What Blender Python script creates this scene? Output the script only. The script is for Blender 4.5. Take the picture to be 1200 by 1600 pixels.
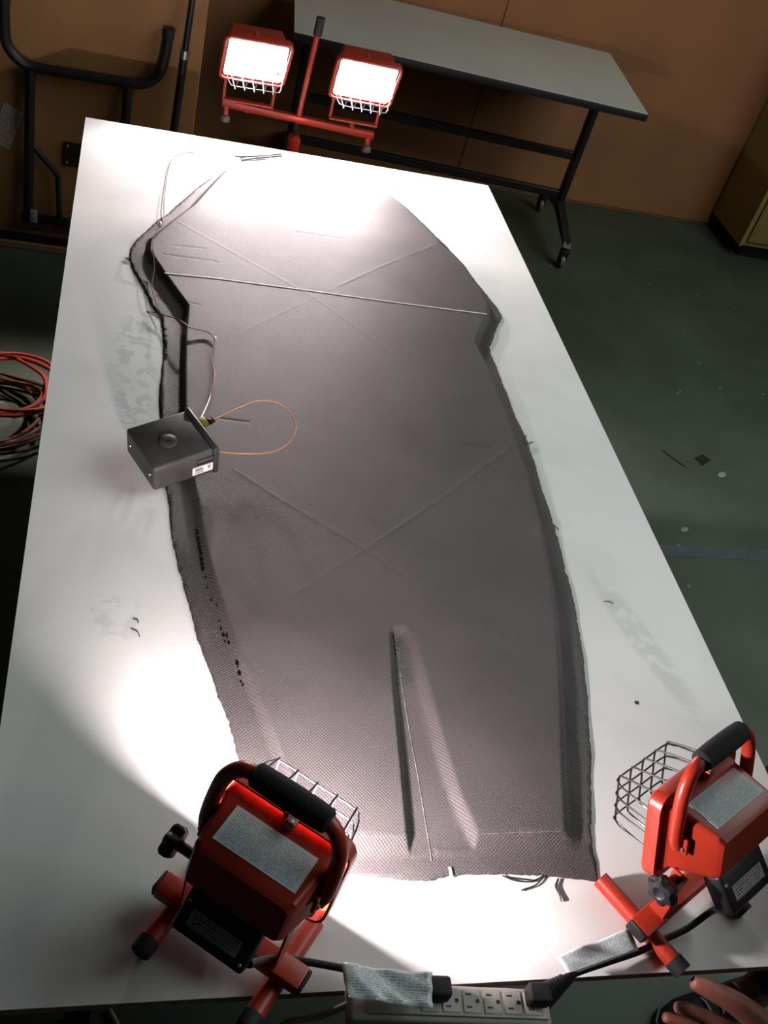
import bpy, bmesh, math, random
import numpy as np
from mathutils import Vector, Matrix
from mathutils.geometry import delaunay_2d_cdt

for o in list(bpy.data.objects):
    bpy.data.objects.remove(o, do_unlink=True)
S = bpy.context.scene
COL = S.collection
random.seed(4)
T = 0.80                       # height of the white work panel above the floor

# ------------------------------------------------------------------ camera
cam_data = bpy.data.cameras.new('camera')
cam = bpy.data.objects.new('camera', cam_data)
COL.objects.link(cam)
RIGHT = Vector((0.9599962641, -0.1483490067, 0.2374863049))
DOWN = Vector((0.0713714702, -0.6904785706, -0.7198232122))
FWD = Vector((0.2707642629, 0.7079773413, -0.6522689615))
M = Matrix((RIGHT, -DOWN, -FWD)).transposed().to_4x4()
M.translation = Vector((0.1072870047, -0.5008331197, 1.2810148373 + T))
cam.matrix_world = M
cam_data.sensor_fit = 'VERTICAL'
cam_data.sensor_height = 24.0
cam_data.sensor_width = 18.0
cam_data.lens = 1596.87 / 1600.0 * 24.0
cam_data.clip_start = 0.02
S.camera = cam

# ------------------------------------------------------------------ world, lights, exposure
w = bpy.data.worlds.new('world')
S.world = w
w.use_nodes = True
bg = w.node_tree.nodes['Background']
bg.inputs[0].default_value = (0.80, 1.0, 0.92, 1)
bg.inputs[1].default_value = 0.012
def area_light(name, loc, target, size, size_y, power, color):
    d = bpy.data.lights.new(name, 'AREA')
    d.shape = 'RECTANGLE'; d.size = size; d.size_y = size_y
    d.energy = power; d.color = color
    o = bpy.data.objects.new(name, d)
    COL.objects.link(o)
    o.location = loc
    o.rotation_euler = (Vector(target) - Vector(loc)).to_track_quat('-Z', 'Y').to_euler()
    return o
area_light('ceiling_light', (3.3, 0.9, 3.1), (0.8, 0.9, 0.8), 3.4, 2.4, 78.0, (0.88, 1.0, 0.97))
TUBE_STRENGTH = 6500.0
LAMP_COLOR = (1.0, 0.88, 0.88)
vs = S.view_settings
vs.view_transform = 'Standard'
vs.look = 'None'
vs.gamma = 1.0
vs.exposure = 0.0
vs.use_curve_mapping = False
S.cycles.caustics_reflective = False
S.cycles.caustics_refractive = False
S.cycles.sample_clamp_indirect = 6.0

# ------------------------------------------------------------------ materials
MATS = {}
def nd(nt, typ, **kw):
    n = nt.nodes.new(typ)
    for k, v in kw.items():
        setattr(n, k, v)
    return n
def mat(name, color, rough=0.5, metal=0.0, var=0.0, vscale=8.0, bump=0.0, bscale=60.0, spec=0.5, coat=0.0, color2=None, detail=4.0):
    m = bpy.data.materials.new(name); m.use_nodes = True
    nt = m.node_tree; b = nt.nodes['Principled BSDF']
    b.inputs['Base Color'].default_value = (*color, 1)
    b.inputs['Roughness'].default_value = rough
    b.inputs['Metallic'].default_value = metal
    b.inputs['Specular IOR Level'].default_value = spec
    b.inputs['Coat Weight'].default_value = coat
    tc = nd(nt, 'ShaderNodeTexCoord')
    n = nd(nt, 'ShaderNodeTexNoise'); n.inputs['Scale'].default_value = vscale; n.inputs['Detail'].default_value = detail
    nt.links.new(tc.outputs['Object'], n.inputs['Vector'])
    r = nd(nt, 'ShaderNodeValToRGB')
    c2 = color2 if color2 else tuple(max(0, c * (1 - var)) for c in color)
    r.color_ramp.elements[0].color = (*c2, 1); r.color_ramp.elements[0].position = 0.35
    r.color_ramp.elements[1].color = (*color, 1); r.color_ramp.elements[1].position = 0.65
    nt.links.new(n.outputs['Fac'], r.inputs['Fac'])
    nt.links.new(r.outputs['Color'], b.inputs['Base Color'])
    if bump > 0:
        n2 = nd(nt, 'ShaderNodeTexNoise'); n2.inputs['Scale'].default_value = bscale
        nt.links.new(tc.outputs['Object'], n2.inputs['Vector'])
        bp = nd(nt, 'ShaderNodeBump'); bp.inputs['Strength'].default_value = bump; bp.inputs['Distance'].default_value = 0.002
        nt.links.new(n2.outputs['Fac'], bp.inputs['Height'])
        nt.links.new(bp.outputs['Normal'], b.inputs['Normal'])
    MATS[name] = m
    return m
mat('red_paint', (0.38, 0.030, 0.013), 0.38, var=0.12, vscale=12, bump=0.05, bscale=300)
mat('black_rubber', (0.012, 0.012, 0.013), 0.7, var=0.3, bump=0.2, bscale=400)
mat('black_plastic', (0.014, 0.013, 0.015), 0.42, var=0.3)
mat('cord_rubber', (0.014, 0.009, 0.011), 0.65, var=0.3, spec=0.25)
mat('foam_black', (0.010, 0.010, 0.012), 0.9, var=0.3, bump=0.4, bscale=500)
mat('steel_wire', (0.10, 0.09, 0.10), 0.35, 0.9, var=0.2)
mat('bolt_steel', (0.55, 0.55, 0.55), 0.3, 0.9, var=0.2)
mat('reflector', (0.85, 0.85, 0.85), 0.35, 0.3, var=0.05)
mat('meter_grey', (0.070, 0.066, 0.066), 0.45, var=0.30, vscale=22, bump=0.08, bscale=500)
mat('meter_bezel', (0.045, 0.042, 0.044), 0.4, var=0.2)
mat('yellow_plastic', (0.50, 0.42, 0.03), 0.4, var=0.2)
mat('orange_wire', (0.62, 0.16, 0.05), 0.4, var=0.3, vscale=60)
mat('copper_wire', (0.30, 0.12, 0.09), 0.35, 0.4, var=0.5, vscale=70)
mat('solder', (0.8, 0.78, 0.75), 0.3, 0.5, var=0.1)
mat('strip_plastic', (0.52, 0.49, 0.45), 0.45, var=0.08)
mat('slot_dark', (0.02, 0.018, 0.018), 0.6, var=0.2)
mat('cream_cord', (0.50, 0.46, 0.38), 0.5, var=0.15)
mat('white_sticker', (0.80, 0.80, 0.82), 0.45, var=0.05)
mat('thread_white', (0.85, 0.80, 0.78), 0.6, var=0.25, vscale=150)
mat('thread_and_ridge_pale', (0.26, 0.23, 0.22), 0.6, var=0.6, vscale=90)
mat('thread_black', (0.02, 0.02, 0.022), 0.6, var=0.3)
mat('resin_black', (0.004, 0.004, 0.004), 0.08, var=0.2, coat=1.0)
mat('stick_dark', (0.05, 0.04, 0.04), 0.6, var=0.4, vscale=60)
mat('dark_steel', (0.030, 0.024, 0.026), 0.42, 0.3, var=0.3, vscale=10)
mat('table_grey', (0.62, 0.59, 0.53), 0.5, var=0.08, vscale=3)
mat('black_edge', (0.012, 0.011, 0.012), 0.5, var=0.2)
mat('board_brown', (0.42, 0.20, 0.075), 0.6, var=0.18, vscale=5, bump=0.1, bscale=200)
mat('cabinet_olive', (0.36, 0.27, 0.085), 0.5, var=0.10, vscale=4)
mat('paper', (0.72, 0.66, 0.60), 0.7, var=0.06)
mat('red_cord', (0.38, 0.040, 0.025), 0.5, var=0.3)
mat('brown_cord', (0.14, 0.055, 0.03), 0.5, var=0.3)
mat('skin', (0.36, 0.13, 0.095), 0.5, var=0.14, vscale=14, bump=0.1, bscale=120)
mat('trousers', (0.022, 0.024, 0.030), 0.85, var=0.3, vscale=30, bump=0.3, bscale=300)
mat('shirt', (0.10, 0.115, 0.13), 0.85, var=0.2, vscale=20, bump=0.3, bscale=300)
mat('hair', (0.035, 0.022, 0.015), 0.6, var=0.4, vscale=60, bump=0.5, bscale=200)
mat('eye_white', (0.75, 0.73, 0.70), 0.3, var=0.03)
mat('eye_dark', (0.03, 0.02, 0.015), 0.2, var=0.2)
mat('shoe_black', (0.016, 0.016, 0.018), 0.5, var=0.3, vscale=20)
mat('shoe_sole', (0.07, 0.08, 0.08), 0.6, var=0.2)
mat('lace', (0.45, 0.45, 0.43), 0.7, var=0.1)
mat('wheel_grey', (0.16, 0.145, 0.13), 0.35, var=0.2)
mat('clear_bracket', (0.35, 0.36, 0.36), 0.3, var=0.1)
mat('tape_grey', (0.075, 0.092, 0.105), 0.6, var=0.25, vscale=18)
mat('white_chip', (0.25, 0.28, 0.25), 0.6, var=0.1)
mat('particle_edge', (0.36, 0.20, 0.14), 0.8, var=0.4, vscale=90, bump=0.4, bscale=220)

# white melamine with faint smears
def m_panel():
    m = bpy.data.materials.new('white_melamine'); m.use_nodes = True
    nt = m.node_tree; b = nt.nodes['Principled BSDF']
    tc = nd(nt, 'ShaderNodeTexCoord')
    n = nd(nt, 'ShaderNodeTexNoise'); n.inputs['Scale'].default_value = 3.0; n.inputs['Detail'].default_value = 8; n.inputs['Distortion'].default_value = 1.2
    nt.links.new(tc.outputs['Object'], n.inputs['Vector'])
    r = nd(nt, 'ShaderNodeValToRGB')
    r.color_ramp.elements[0].position = 0.32; r.color_ramp.elements[0].color = (0.70, 0.70, 0.69, 1)
    r.color_ramp.elements[1].position = 0.55; r.color_ramp.elements[1].color = (0.77, 0.765, 0.75, 1)
    nt.links.new(n.outputs['Fac'], r.inputs['Fac'])
    last = r.outputs['Color']
    # wax smears and a rubbed streak in the melamine: centre, radii, colour
    for (cx, cy, rx, ry, rot, sc, colr, thr) in ((0.165, 1.27, 0.060, 0.26, 0.0, 16.0, (0.56, 0.60, 0.60, 1), 0.47), (1.085, 0.60, 0.035, 0.22, 0.28, 9.0, (0.64, 0.645, 0.64, 1), 0.36), (0.15, 0.60, 0.05, 0.06, 0.5, 20.0, (0.63, 0.64, 0.63, 1), 0.5)):
        mp = nd(nt, 'ShaderNodeMapping', vector_type='TEXTURE'); mp.inputs['Location'].default_value = (cx, cy, T); mp.inputs['Rotation'].default_value = (0, 0, rot); mp.inputs['Scale'].default_value = (rx, ry, 1.0)
        nt.links.new(tc.outputs['Object'], mp.inputs['Vector'])
        ln = nd(nt, 'ShaderNodeVectorMath', operation='LENGTH'); nt.links.new(mp.outputs['Vector'], ln.inputs[0])
        fall = nd(nt, 'ShaderNodeMapRange'); fall.inputs[1].default_value = 1.0; fall.inputs[2].default_value = 0.55; nt.links.new(ln.outputs['Value'], fall.inputs[0])
        ns = nd(nt, 'ShaderNodeTexNoise'); ns.inputs['Scale'].default_value = sc; ns.inputs['Detail'].default_value = 6; ns.inputs['Distortion'].default_value = 2.5
        nt.links.new(tc.outputs['Object'], ns.inputs['Vector'])
        th = nd(nt, 'ShaderNodeMapRange'); th.inputs[1].default_value = thr; th.inputs[2].default_value = thr + 0.10; nt.links.new(ns.outputs['Fac'], th.inputs[0])
        mu = nd(nt, 'ShaderNodeMath', operation='MULTIPLY'); nt.links.new(fall.outputs[0], mu.inputs[0]); nt.links.new(th.outputs[0], mu.inputs[1])
        mx = nd(nt, 'ShaderNodeMix', data_type='RGBA'); mx.inputs['B'].default_value = colr
        nt.links.new(mu.outputs[0], mx.inputs['Factor']); nt.links.new(last, mx.inputs['A'])
        last = mx.outputs['Result']
    nt.links.new(last, b.inputs['Base Color'])
    n2 = nd(nt, 'ShaderNodeTexNoise'); n2.inputs['Scale'].default_value = 7; n2.inputs['Detail'].default_value = 6
    nt.links.new(tc.outputs['Object'], n2.inputs['Vector'])
    mr = nd(nt, 'ShaderNodeMapRange'); mr.inputs[3].default_value = 0.38; mr.inputs[4].default_value = 0.58
    nt.links.new(n2.outputs['Fac'], mr.inputs[0])
    nt.links.new(mr.outputs[0], b.inputs['Roughness'])
    b.inputs['Specular IOR Level'].default_value = 0.35
    MATS['white_melamine'] = m
m_panel()

# carbon fabric: plain weave relief + sheen
def m_carbon():
    m = bpy.data.materials.new('carbon_fabric'); m.use_nodes = True
    nt = m.node_tree; b = nt.nodes['Principled BSDF']
    tc = nd(nt, 'ShaderNodeTexCoord')
    sep = nd(nt, 'ShaderNodeSeparateXYZ')
    mp = nd(nt, 'ShaderNodeMapping'); mp.inputs['Rotation'].default_value = (0, 0, math.radians(8))
    nt.links.new(tc.outputs['Object'], mp.inputs['Vector'])
    nt.links.new(mp.outputs['Vector'], sep.inputs['Vector'])
    k = 2 * math.pi / 0.0056
    sx = nd(nt, 'ShaderNodeMath', operation='MULTIPLY'); sx.inputs[1].default_value = k
    sy = nd(nt, 'ShaderNodeMath', operation='MULTIPLY'); sy.inputs[1].default_value = k
    nt.links.new(sep.outputs[0], sx.inputs[0]); nt.links.new(sep.outputs[1], sy.inputs[0])
    a = nd(nt, 'ShaderNodeMath', operation='SINE'); c = nd(nt, 'ShaderNodeMath', operation='SINE')
    nt.links.new(sx.outputs[0], a.inputs[0]); nt.links.new(sy.outputs[0], c.inputs[0])
    p = nd(nt, 'ShaderNodeMath', operation='MULTIPLY')
    nt.links.new(a.outputs[0], p.inputs[0]); nt.links.new(c.outputs[0], p.inputs[1])
    nz = nd(nt, 'ShaderNodeTexNoise'); nz.inputs['Scale'].default_value = 260; nz.inputs['Detail'].default_value = 3
    nt.links.new(tc.outputs['Object'], nz.inputs['Vector'])
    ad = nd(nt, 'ShaderNodeMath', operation='ADD'); 
    nm = nd(nt, 'ShaderNodeMath', operation='MULTIPLY'); nm.inputs[1].default_value = 1.6
    nt.links.new(nz.outputs['Fac'], nm.inputs[0])
    nt.links.new(p.outputs[0], ad.inputs[0]); nt.links.new(nm.outputs[0], ad.inputs[1])
    bp = nd(nt, 'ShaderNodeBump'); bp.inputs['Strength'].default_value = 0.55; bp.inputs['Distance'].default_value = 0.0006
    nt.links.new(ad.outputs[0], bp.inputs['Height'])
    nt.links.new(bp.outputs['Normal'], b.inputs['Normal'])
    n2 = nd(nt, 'ShaderNodeTexNoise'); n2.inputs['Scale'].default_value = 5; n2.inputs['Detail'].default_value = 6
    nt.links.new(tc.outputs['Object'], n2.inputs['Vector'])
    r = nd(nt, 'ShaderNodeValToRGB')
    r.color_ramp.elements[0].position = 0.3; r.color_ramp.elements[0].color = (0.072, 0.062, 0.063, 1)
    r.color_ramp.elements[1].position = 0.7; r.color_ramp.elements[1].color = (0.098, 0.085, 0.086, 1)
    nt.links.new(n2.outputs['Fac'], r.inputs['Fac'])
    # threads that face up in the weave are a shade lighter
    mx = nd(nt, 'ShaderNodeMix', data_type='RGBA', blend_type='MULTIPLY')
    mr = nd(nt, 'ShaderNodeMapRange'); mr.inputs[1].default_value = -1; mr.inputs[2].default_value = 1; mr.inputs[3].default_value = 0.78; mr.inputs[4].default_value = 1.20
    nt.links.new(p.outputs[0], mr.inputs[0])
    mx.inputs['Factor'].default_value = 1.0
    nt.links.new(r.outputs['Color'], mx.inputs['A']); nt.links.new(mr.outputs[0], mx.inputs['B'])
    nt.links.new(mx.outputs['Result'], b.inputs['Base Color'])
    rr = nd(nt, 'ShaderNodeMapRange'); rr.inputs[3].default_value = 0.46; rr.inputs[4].default_value = 0.68
    nt.links.new(nz.outputs['Fac'], rr.inputs[0]); nt.links.new(rr.outputs[0], b.inputs['Roughness'])
    b.inputs['Specular IOR Level'].default_value = 0.38
    MATS['carbon_fabric'] = m
m_carbon()

# sticker with rows of fine print (a flat print), text rows run along local X
def m_print(name, paper, ink, rows, x_scale, rough=0.3, fill=0.52):
    m = bpy.data.materials.new(name); m.use_nodes = True
    nt = m.node_tree; b = nt.nodes['Principled BSDF']
    tc = nd(nt, 'ShaderNodeTexCoord'); sep = nd(nt, 'ShaderNodeSeparateXYZ')
    nt.links.new(tc.outputs['UV'], sep.inputs[0])
    ry = nd(nt, 'ShaderNodeMath', operation='MULTIPLY'); ry.inputs[1].default_value = rows
    nt.links.new(sep.outputs[1], ry.inputs[0])
    fr = nd(nt, 'ShaderNodeMath', operation='FRACT'); nt.links.new(ry.outputs[0], fr.inputs[0])
    fl = nd(nt, 'ShaderNodeMath', operation='FLOOR'); nt.links.new(ry.outputs[0], fl.inputs[0])
    gt = nd(nt, 'ShaderNodeMath', operation='LESS_THAN'); gt.inputs[1].default_value = fill
    nt.links.new(fr.outputs[0], gt.inputs[0])
    cb = nd(nt, 'ShaderNodeCombineXYZ')
    xs = nd(nt, 'ShaderNodeMath', operation='MULTIPLY'); xs.inputs[1].default_value = x_scale
    nt.links.new(sep.outputs[0], xs.inputs[0])
    fy = nd(nt, 'ShaderNodeMath', operation='MULTIPLY'); fy.inputs[1].default_value = 7.3
    nt.links.new(fl.outputs[0], fy.inputs[0])
    nt.links.new(xs.outputs[0], cb.inputs[0]); nt.links.new(fy.outputs[0], cb.inputs[1])
    n = nd(nt, 'ShaderNodeTexNoise'); n.inputs['Scale'].default_value = 1.0; n.inputs['Detail'].default_value = 2
    nt.links.new(cb.outputs[0], n.inputs['Vector'])
    g2 = nd(nt, 'ShaderNodeMath', operation='GREATER_THAN'); g2.inputs[1].default_value = 0.46
    nt.links.new(n.outputs['Fac'], g2.inputs[0])
    mu = nd(nt, 'ShaderNodeMath', operation='MULTIPLY'); nt.links.new(gt.outputs[0], mu.inputs[0]); nt.links.new(g2.outputs[0], mu.inputs[1])
    # page margins
    ma = None
    for ch, lo in ((0, 0.05), (1, 0.05)):
        s1 = nd(nt, 'ShaderNodeMath', operation='SUBTRACT'); s1.inputs[1].default_value = 0.5; nt.links.new(sep.outputs[ch], s1.inputs[0])
        s2 = nd(nt, 'ShaderNodeMath', operation='ABSOLUTE'); nt.links.new(s1.outputs[0], s2.inputs[0])
        s3 = nd(nt, 'ShaderNodeMath', operation='LESS_THAN'); s3.inputs[1].default_value = 0.5 - lo; nt.links.new(s2.outputs[0], s3.inputs[0])
        m3 = nd(nt, 'ShaderNodeMath', operation='MULTIPLY'); nt.links.new(mu.outputs[0], m3.inputs[0]); nt.links.new(s3.outputs[0], m3.inputs[1])
        mu = m3
    mx = nd(nt, 'ShaderNodeMix', data_type='RGBA')
    mx.inputs['A'].default_value = (*paper, 1); mx.inputs['B'].default_value = (*ink, 1)
    nt.links.new(mu.outputs[0], mx.inputs['Factor'])
    nt.links.new(mx.outputs['Result'], b.inputs['Base Color'])
    b.inputs['Roughness'].default_value = rough
    MATS[name] = m
m_print('lamp_label', (0.56, 0.63, 0.64), (0.30, 0.36, 0.37), 17, 60)
m_print('tag_print', (0.66, 0.72, 0.73), (0.34, 0.40, 0.42), 13, 44, rough=0.22)
m_print('plate_print', (0.42, 0.41, 0.42), (0.14, 0.13, 0.14), 5, 26, rough=0.35)
m_print('barcode', (0.85, 0.85, 0.88), (0.05, 0.05, 0.06), 1, 46, fill=2.0)
m_print('note_print', (0.55, 0.46, 0.42), (0.40, 0.19, 0.17), 14, 16, rough=0.7)
m_print('small_print', (0.12, 0.11, 0.11), (0.02, 0.02, 0.02), 3, 30)

def m_glass():
    m = bpy.data.materials.new('lamp_glass'); m.use_nodes = True
    nt = m.node_tree; nt.nodes.remove(nt.nodes['Principled BSDF'])
    out = nt.nodes['Material Output']
    tr = nd(nt, 'ShaderNodeBsdfTransparent'); gl = nd(nt, 'ShaderNodeBsdfGlossy'); gl.inputs['Roughness'].default_value = 0.05
    mx = nd(nt, 'ShaderNodeMixShader')
    mx.inputs[0].default_value = 0.05
    nt.links.new(tr.outputs[0], mx.inputs[1]); nt.links.new(gl.outputs[0], mx.inputs[2])
    nt.links.new(mx.outputs[0], out.inputs['Surface'])
    MATS['lamp_glass'] = m
m_glass()
def m_emit(name, strength):
    m = bpy.data.materials.new(name); m.use_nodes = True
    b = m.node_tree.nodes['Principled BSDF']
    b.inputs['Base Color'].default_value = (0.8, 0.8, 0.8, 1)
    b.inputs['Emission Color'].default_value = (*LAMP_COLOR, 1)
    b.inputs['Emission Strength'].default_value = strength
    MATS[name] = m
m_emit('halogen_on', TUBE_STRENGTH * 0.54)
m_emit('halogen_on_far', TUBE_STRENGTH * 0.70)
mat('halogen_off', (0.7, 0.7, 0.68), 0.2, var=0.05)

# floor: worn green-grey painted concrete with paint flecks
def m_floor():
    m = bpy.data.materials.new('painted_concrete'); m.use_nodes = True
    nt = m.node_tree; b = nt.nodes['Principled BSDF']
    tc = nd(nt, 'ShaderNodeTexCoord')
    n = nd(nt, 'ShaderNodeTexNoise'); n.inputs['Scale'].default_value = 2.2; n.inputs['Detail'].default_value = 9
    nt.links.new(tc.outputs['Object'], n.inputs['Vector'])
    r = nd(nt, 'ShaderNodeValToRGB')
    r.color_ramp.elements[0].position = 0.3; r.color_ramp.elements[0].color = (0.044, 0.057, 0.036, 1)
    r.color_ramp.elements[1].position = 0.7; r.color_ramp.elements[1].color = (0.076, 0.098, 0.066, 1)
    nt.links.new(n.outputs['Fac'], r.inputs['Fac'])
    v = nd(nt, 'ShaderNodeTexVoronoi'); v.inputs['Scale'].default_value = 7.0
    nt.links.new(tc.outputs['Object'], v.inputs['Vector'])
    lt = nd(nt, 'ShaderNodeMath', operation='LESS_THAN'); lt.inputs[1].default_value = 0.055
    nt.links.new(v.outputs['Distance'], lt.inputs[0])
    mx = nd(nt, 'ShaderNodeMix', data_type='RGBA')
    mx.inputs['B'].default_value = (0.14, 0.16, 0.14, 1)
    nt.links.new(lt.outputs[0], mx.inputs['Factor']); nt.links.new(r.outputs['Color'], mx.inputs['A'])
    nt.links.new(mx.outputs['Result'], b.inputs['Base Color'])
    n3 = nd(nt, 'ShaderNodeTexNoise'); n3.inputs['Scale'].default_value = 60; n3.inputs['Detail'].default_value = 4
    nt.links.new(tc.outputs['Object'], n3.inputs['Vector'])
    bp = nd(nt, 'ShaderNodeBump'); bp.inputs['Strength'].default_value = 0.2; bp.inputs['Distance'].default_value = 0.003
    nt.links.new(n3.outputs['Fac'], bp.inputs['Height']); nt.links.new(bp.outputs['Normal'], b.inputs['Normal'])
    b.inputs['Roughness'].default_value = 0.6
    MATS['painted_concrete'] = m
m_floor()
mat('wall_brown', (0.42, 0.170, 0.070), 0.7, var=0.14, vscale=3, bump=0.1, bscale=150)

# ------------------------------------------------------------------ mesh helpers
def link(name, me, material, parent=None):
    o = bpy.data.objects.new(name, me)
    COL.objects.link(o)
    if material:
        me.materials.append(MATS[material])
    if parent:
        o.parent = parent
    return o
def from_bm(name, bm, material, parent=None, smooth=True, angle=40):
    bmesh.ops.recalc_face_normals(bm, faces=bm.faces)
    me = bpy.data.meshes.new(name)
    bm.to_mesh(me); bm.free()
    if smooth:
        for p in me.polygons: p.use_smooth = True
        try: me.set_sharp_from_angle(angle=math.radians(angle))
        except Exception: pass
    return link(name, me, material, parent)
def empty(name, loc=(0, 0, 0), rot=(0, 0, 0), parent=None):
    o = bpy.data.objects.new(name, None)
    COL.objects.link(o); o.location = loc; o.rotation_euler = rot
    o.empty_display_size = 0.05
    if parent: o.parent = parent
    return o
def tag(o, label, cat, group=None):
    o['label'] = label; o['category'] = cat
    if group: o['group'] = group
    return o
def struct(o, label=None, cat=None):
    o['kind'] = 'structure'
    if label: o['label'] = label
    if cat: o['category'] = cat
    return o
def add_box(bm, c, s, bev=0.0, seg=2, mtx=None):
    g = bmesh.ops.create_cube(bm, size=1.0)
    vs_ = g['verts']
    bmesh.ops.scale(bm, vec=s, verts=vs_)
    if bev > 0:
        es = list({e for v in vs_ for e in v.link_edges})
        r = bmesh.ops.bevel(bm, geom=es, offset=bev, segments=seg, affect='EDGES', profile=0.5)
        vs_ = list({v for f in r['faces'] for v in f.verts} | {v for v in vs_ if v.is_valid})
    mm = Matrix.Translation(Vector(c))
    if mtx is not None: mm = mm @ mtx.to_4x4()
    bmesh.ops.transform(bm, matrix=mm, verts=vs_)
    return vs_
def catmull(pts, n=6, closed=False):
    P = [Vector(p) for p in pts]
    if len(P) < 3 or n <= 1: return P
    out = []
    N = len(P)
    rng = range(N) if closed else range(N - 1)
    for i in rng:
        if closed:
            p0, p1, p2, p3 = P[(i - 1) % N], P[i], P[(i + 1) % N], P[(i + 2) % N]
        else:
            p1, p2 = P[i], P[i + 1]
            p0 = P[i - 1] if i > 0 else p1 * 2 - p2
            p3 = P[i + 2] if i + 2 < N else p2 * 2 - p1
        for k in range(n):
            t = k / n
            out.append(0.5 * ((2 * p1) + (p2 - p0) * t + (2 * p0 - 5 * p1 + 4 * p2 - p3) * t * t + (3 * p1 - p0 - 3 * p2 + p3) * t ** 3))
    if not closed: out.append(P[-1])
    return out
def add_tube(bm, pts, r, seg=8, closed=False, cap=True):
    P = [Vector(p) for p in pts]
    rr = r if isinstance(r, (list, tuple)) else [r] * len(P)
    N = len(P)
    rings = []; nrm = None
    for i in range(N):
        if closed: t = P[(i + 1) % N] - P[(i - 1) % N]
        else: t = P[min(i + 1, N - 1)] - P[max(i - 1, 0)]
        if t.length < 1e-9: t = Vector((0, 0, 1))
        t.normalize()
        if nrm is None:
            a = Vector((0, 0, 1)) if abs(t.z) < 0.9 else Vector((1, 0, 0))
            nrm = t.cross(a).normalized()
        else:
            nrm = (nrm - t * nrm.dot(t))
            nrm = nrm.normalized() if nrm.length > 1e-6 else t.orthogonal().normalized()
        b = t.cross(nrm)
        rings.append([bm.verts.new(P[i] + (nrm * math.cos(a2) + b * math.sin(a2)) * rr[i]) for a2 in [2 * math.pi * k / seg for k in range(seg)]])
    for i in range(N if closed else N - 1):
        A, B = rings[i], rings[(i + 1) % N]
        for k in range(seg):
            bm.faces.new((A[k], A[(k + 1) % seg], B[(k + 1) % seg], B[k]))
    if cap and not closed:
        bm.faces.new(rings[0][::-1]); bm.faces.new(rings[-1])
def tube(name, pts, r, material, parent=None, n=6, seg=8, closed=False):
    bm = bmesh.new()
    add_tube(bm, catmull(pts, n, closed), r, seg, closed)
    return from_bm(name, bm, material, parent)
def add_loft(bm, sections, cap0=True, cap1=True, closed=True):
    rings = [[bm.verts.new(Vector(p)) for p in s] for s in sections]
    n = len(rings[0])
    for A, B in zip(rings[:-1], rings[1:]):
        for k in range(n if closed else n - 1):
            bm.faces.new((A[k], A[(k + 1) % n], B[(k + 1) % n], B[k]))
    if cap0: bm.faces.new(rings[0][::-1])
    if cap1: bm.faces.new(rings[-1])
def rrect(w_, h_, r, n=4):
    out = []
    for cx, cz, a0 in ((w_ / 2 - r, h_ / 2 - r, 0), (-w_ / 2 + r, h_ / 2 - r, 90), (-w_ / 2 + r, -h_ / 2 + r, 180), (w_ / 2 - r, -h_ / 2 + r, 270)):
        for k in range(n + 1):
            a = math.radians(a0 + 90 * k / n)
            out.append((cx + r * math.cos(a), cz + r * math.sin(a)))
    return out
def add_lathe(bm, prof, seg=20, mtx=None):
    # prof: list of (radius, z)
    rings = []
    for r, z in prof:
        ring = [Vector((r * math.cos(2 * math.pi * k / seg), r * math.sin(2 * math.pi * k / seg), z)) for k in range(seg)]
        if mtx is not None: ring = [mtx @ v for v in ring]
        rings.append(ring)
    add_loft(bm, rings)
def axis_mtx(loc, d):
    q = Vector(d).normalized().to_track_quat('Z', 'Y')
    return Matrix.Translation(Vector(loc)) @ q.to_matrix().to_4x4()
def sheet(name, corners, material, parent=None, nu=2, nv=2, thick=0.0004, wave=None):
    # corners: a (u0 v1), b (u1 v1), c (u1 v0), d (u0 v0); a thin printed sheet with UVs
    a, b, c, d = [Vector(p) for p in corners]
    n = (b - a).cross(d - a).normalized() * -1
    verts, faces, uvs = [], [], []
    for side in (0, 1):
        for j in range(nv + 1):
            for i in range(nu + 1):
                u, v = i / nu, j / nv
                p = (d * (1 - u) + c * u) * (1 - v) + (a * (1 - u) + b * u) * v
                if wave: p = p + n * wave(u, v)
                verts.append(p + n * (thick if side == 0 else 0)); uvs.append((u, v))
    off = (nu + 1) * (nv + 1)
    idx = lambda i, j, s: s * off + j * (nu + 1) + i
    for j in range(nv):
        for i in range(nu):
            faces.append((idx(i, j, 0), idx(i + 1, j, 0), idx(i + 1, j + 1, 0), idx(i, j + 1, 0)))
            faces.append((idx(i, j + 1, 1), idx(i + 1, j + 1, 1), idx(i + 1, j, 1), idx(i, j, 1)))
    for i in range(nu):
        faces.append((idx(i, 0, 1), idx(i + 1, 0, 1), idx(i + 1, 0, 0), idx(i, 0, 0)))
        faces.append((idx(i, nv, 0), idx(i + 1, nv, 0), idx(i + 1, nv, 1), idx(i, nv, 1)))
    for j in range(nv):
        faces.append((idx(0, j, 0), idx(0, j + 1, 0), idx(0, j + 1, 1), idx(0, j, 1)))
        faces.append((idx(nu, j, 1), idx(nu, j + 1, 1), idx(nu, j + 1, 0), idx(nu, j, 0)))
    me = bpy.data.meshes.new(name)
    me.from_pydata(verts, [], faces)
    uvl = me.uv_layers.new(name='UVMap')
    for lp in me.loops: uvl.data[lp.index].uv = uvs[lp.vertex_index]
    for p in me.polygons: p.use_smooth = bool(wave)
    return link(name, me, material, parent)

# ------------------------------------------------------------------ the setting
bm = bmesh.new(); add_box(bm, (1.0, 1.0, -0.05), (12, 9, 0.1)); struct(from_bm('floor', bm, 'painted_concrete', smooth=False))
wall = None
bm = bmesh.new(); add_box(bm, (1.0, 4.31, 1.4), (12, 0.12, 2.8)); wall = struct(from_bm('wall_back', bm, 'wall_brown', smooth=False))
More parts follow.
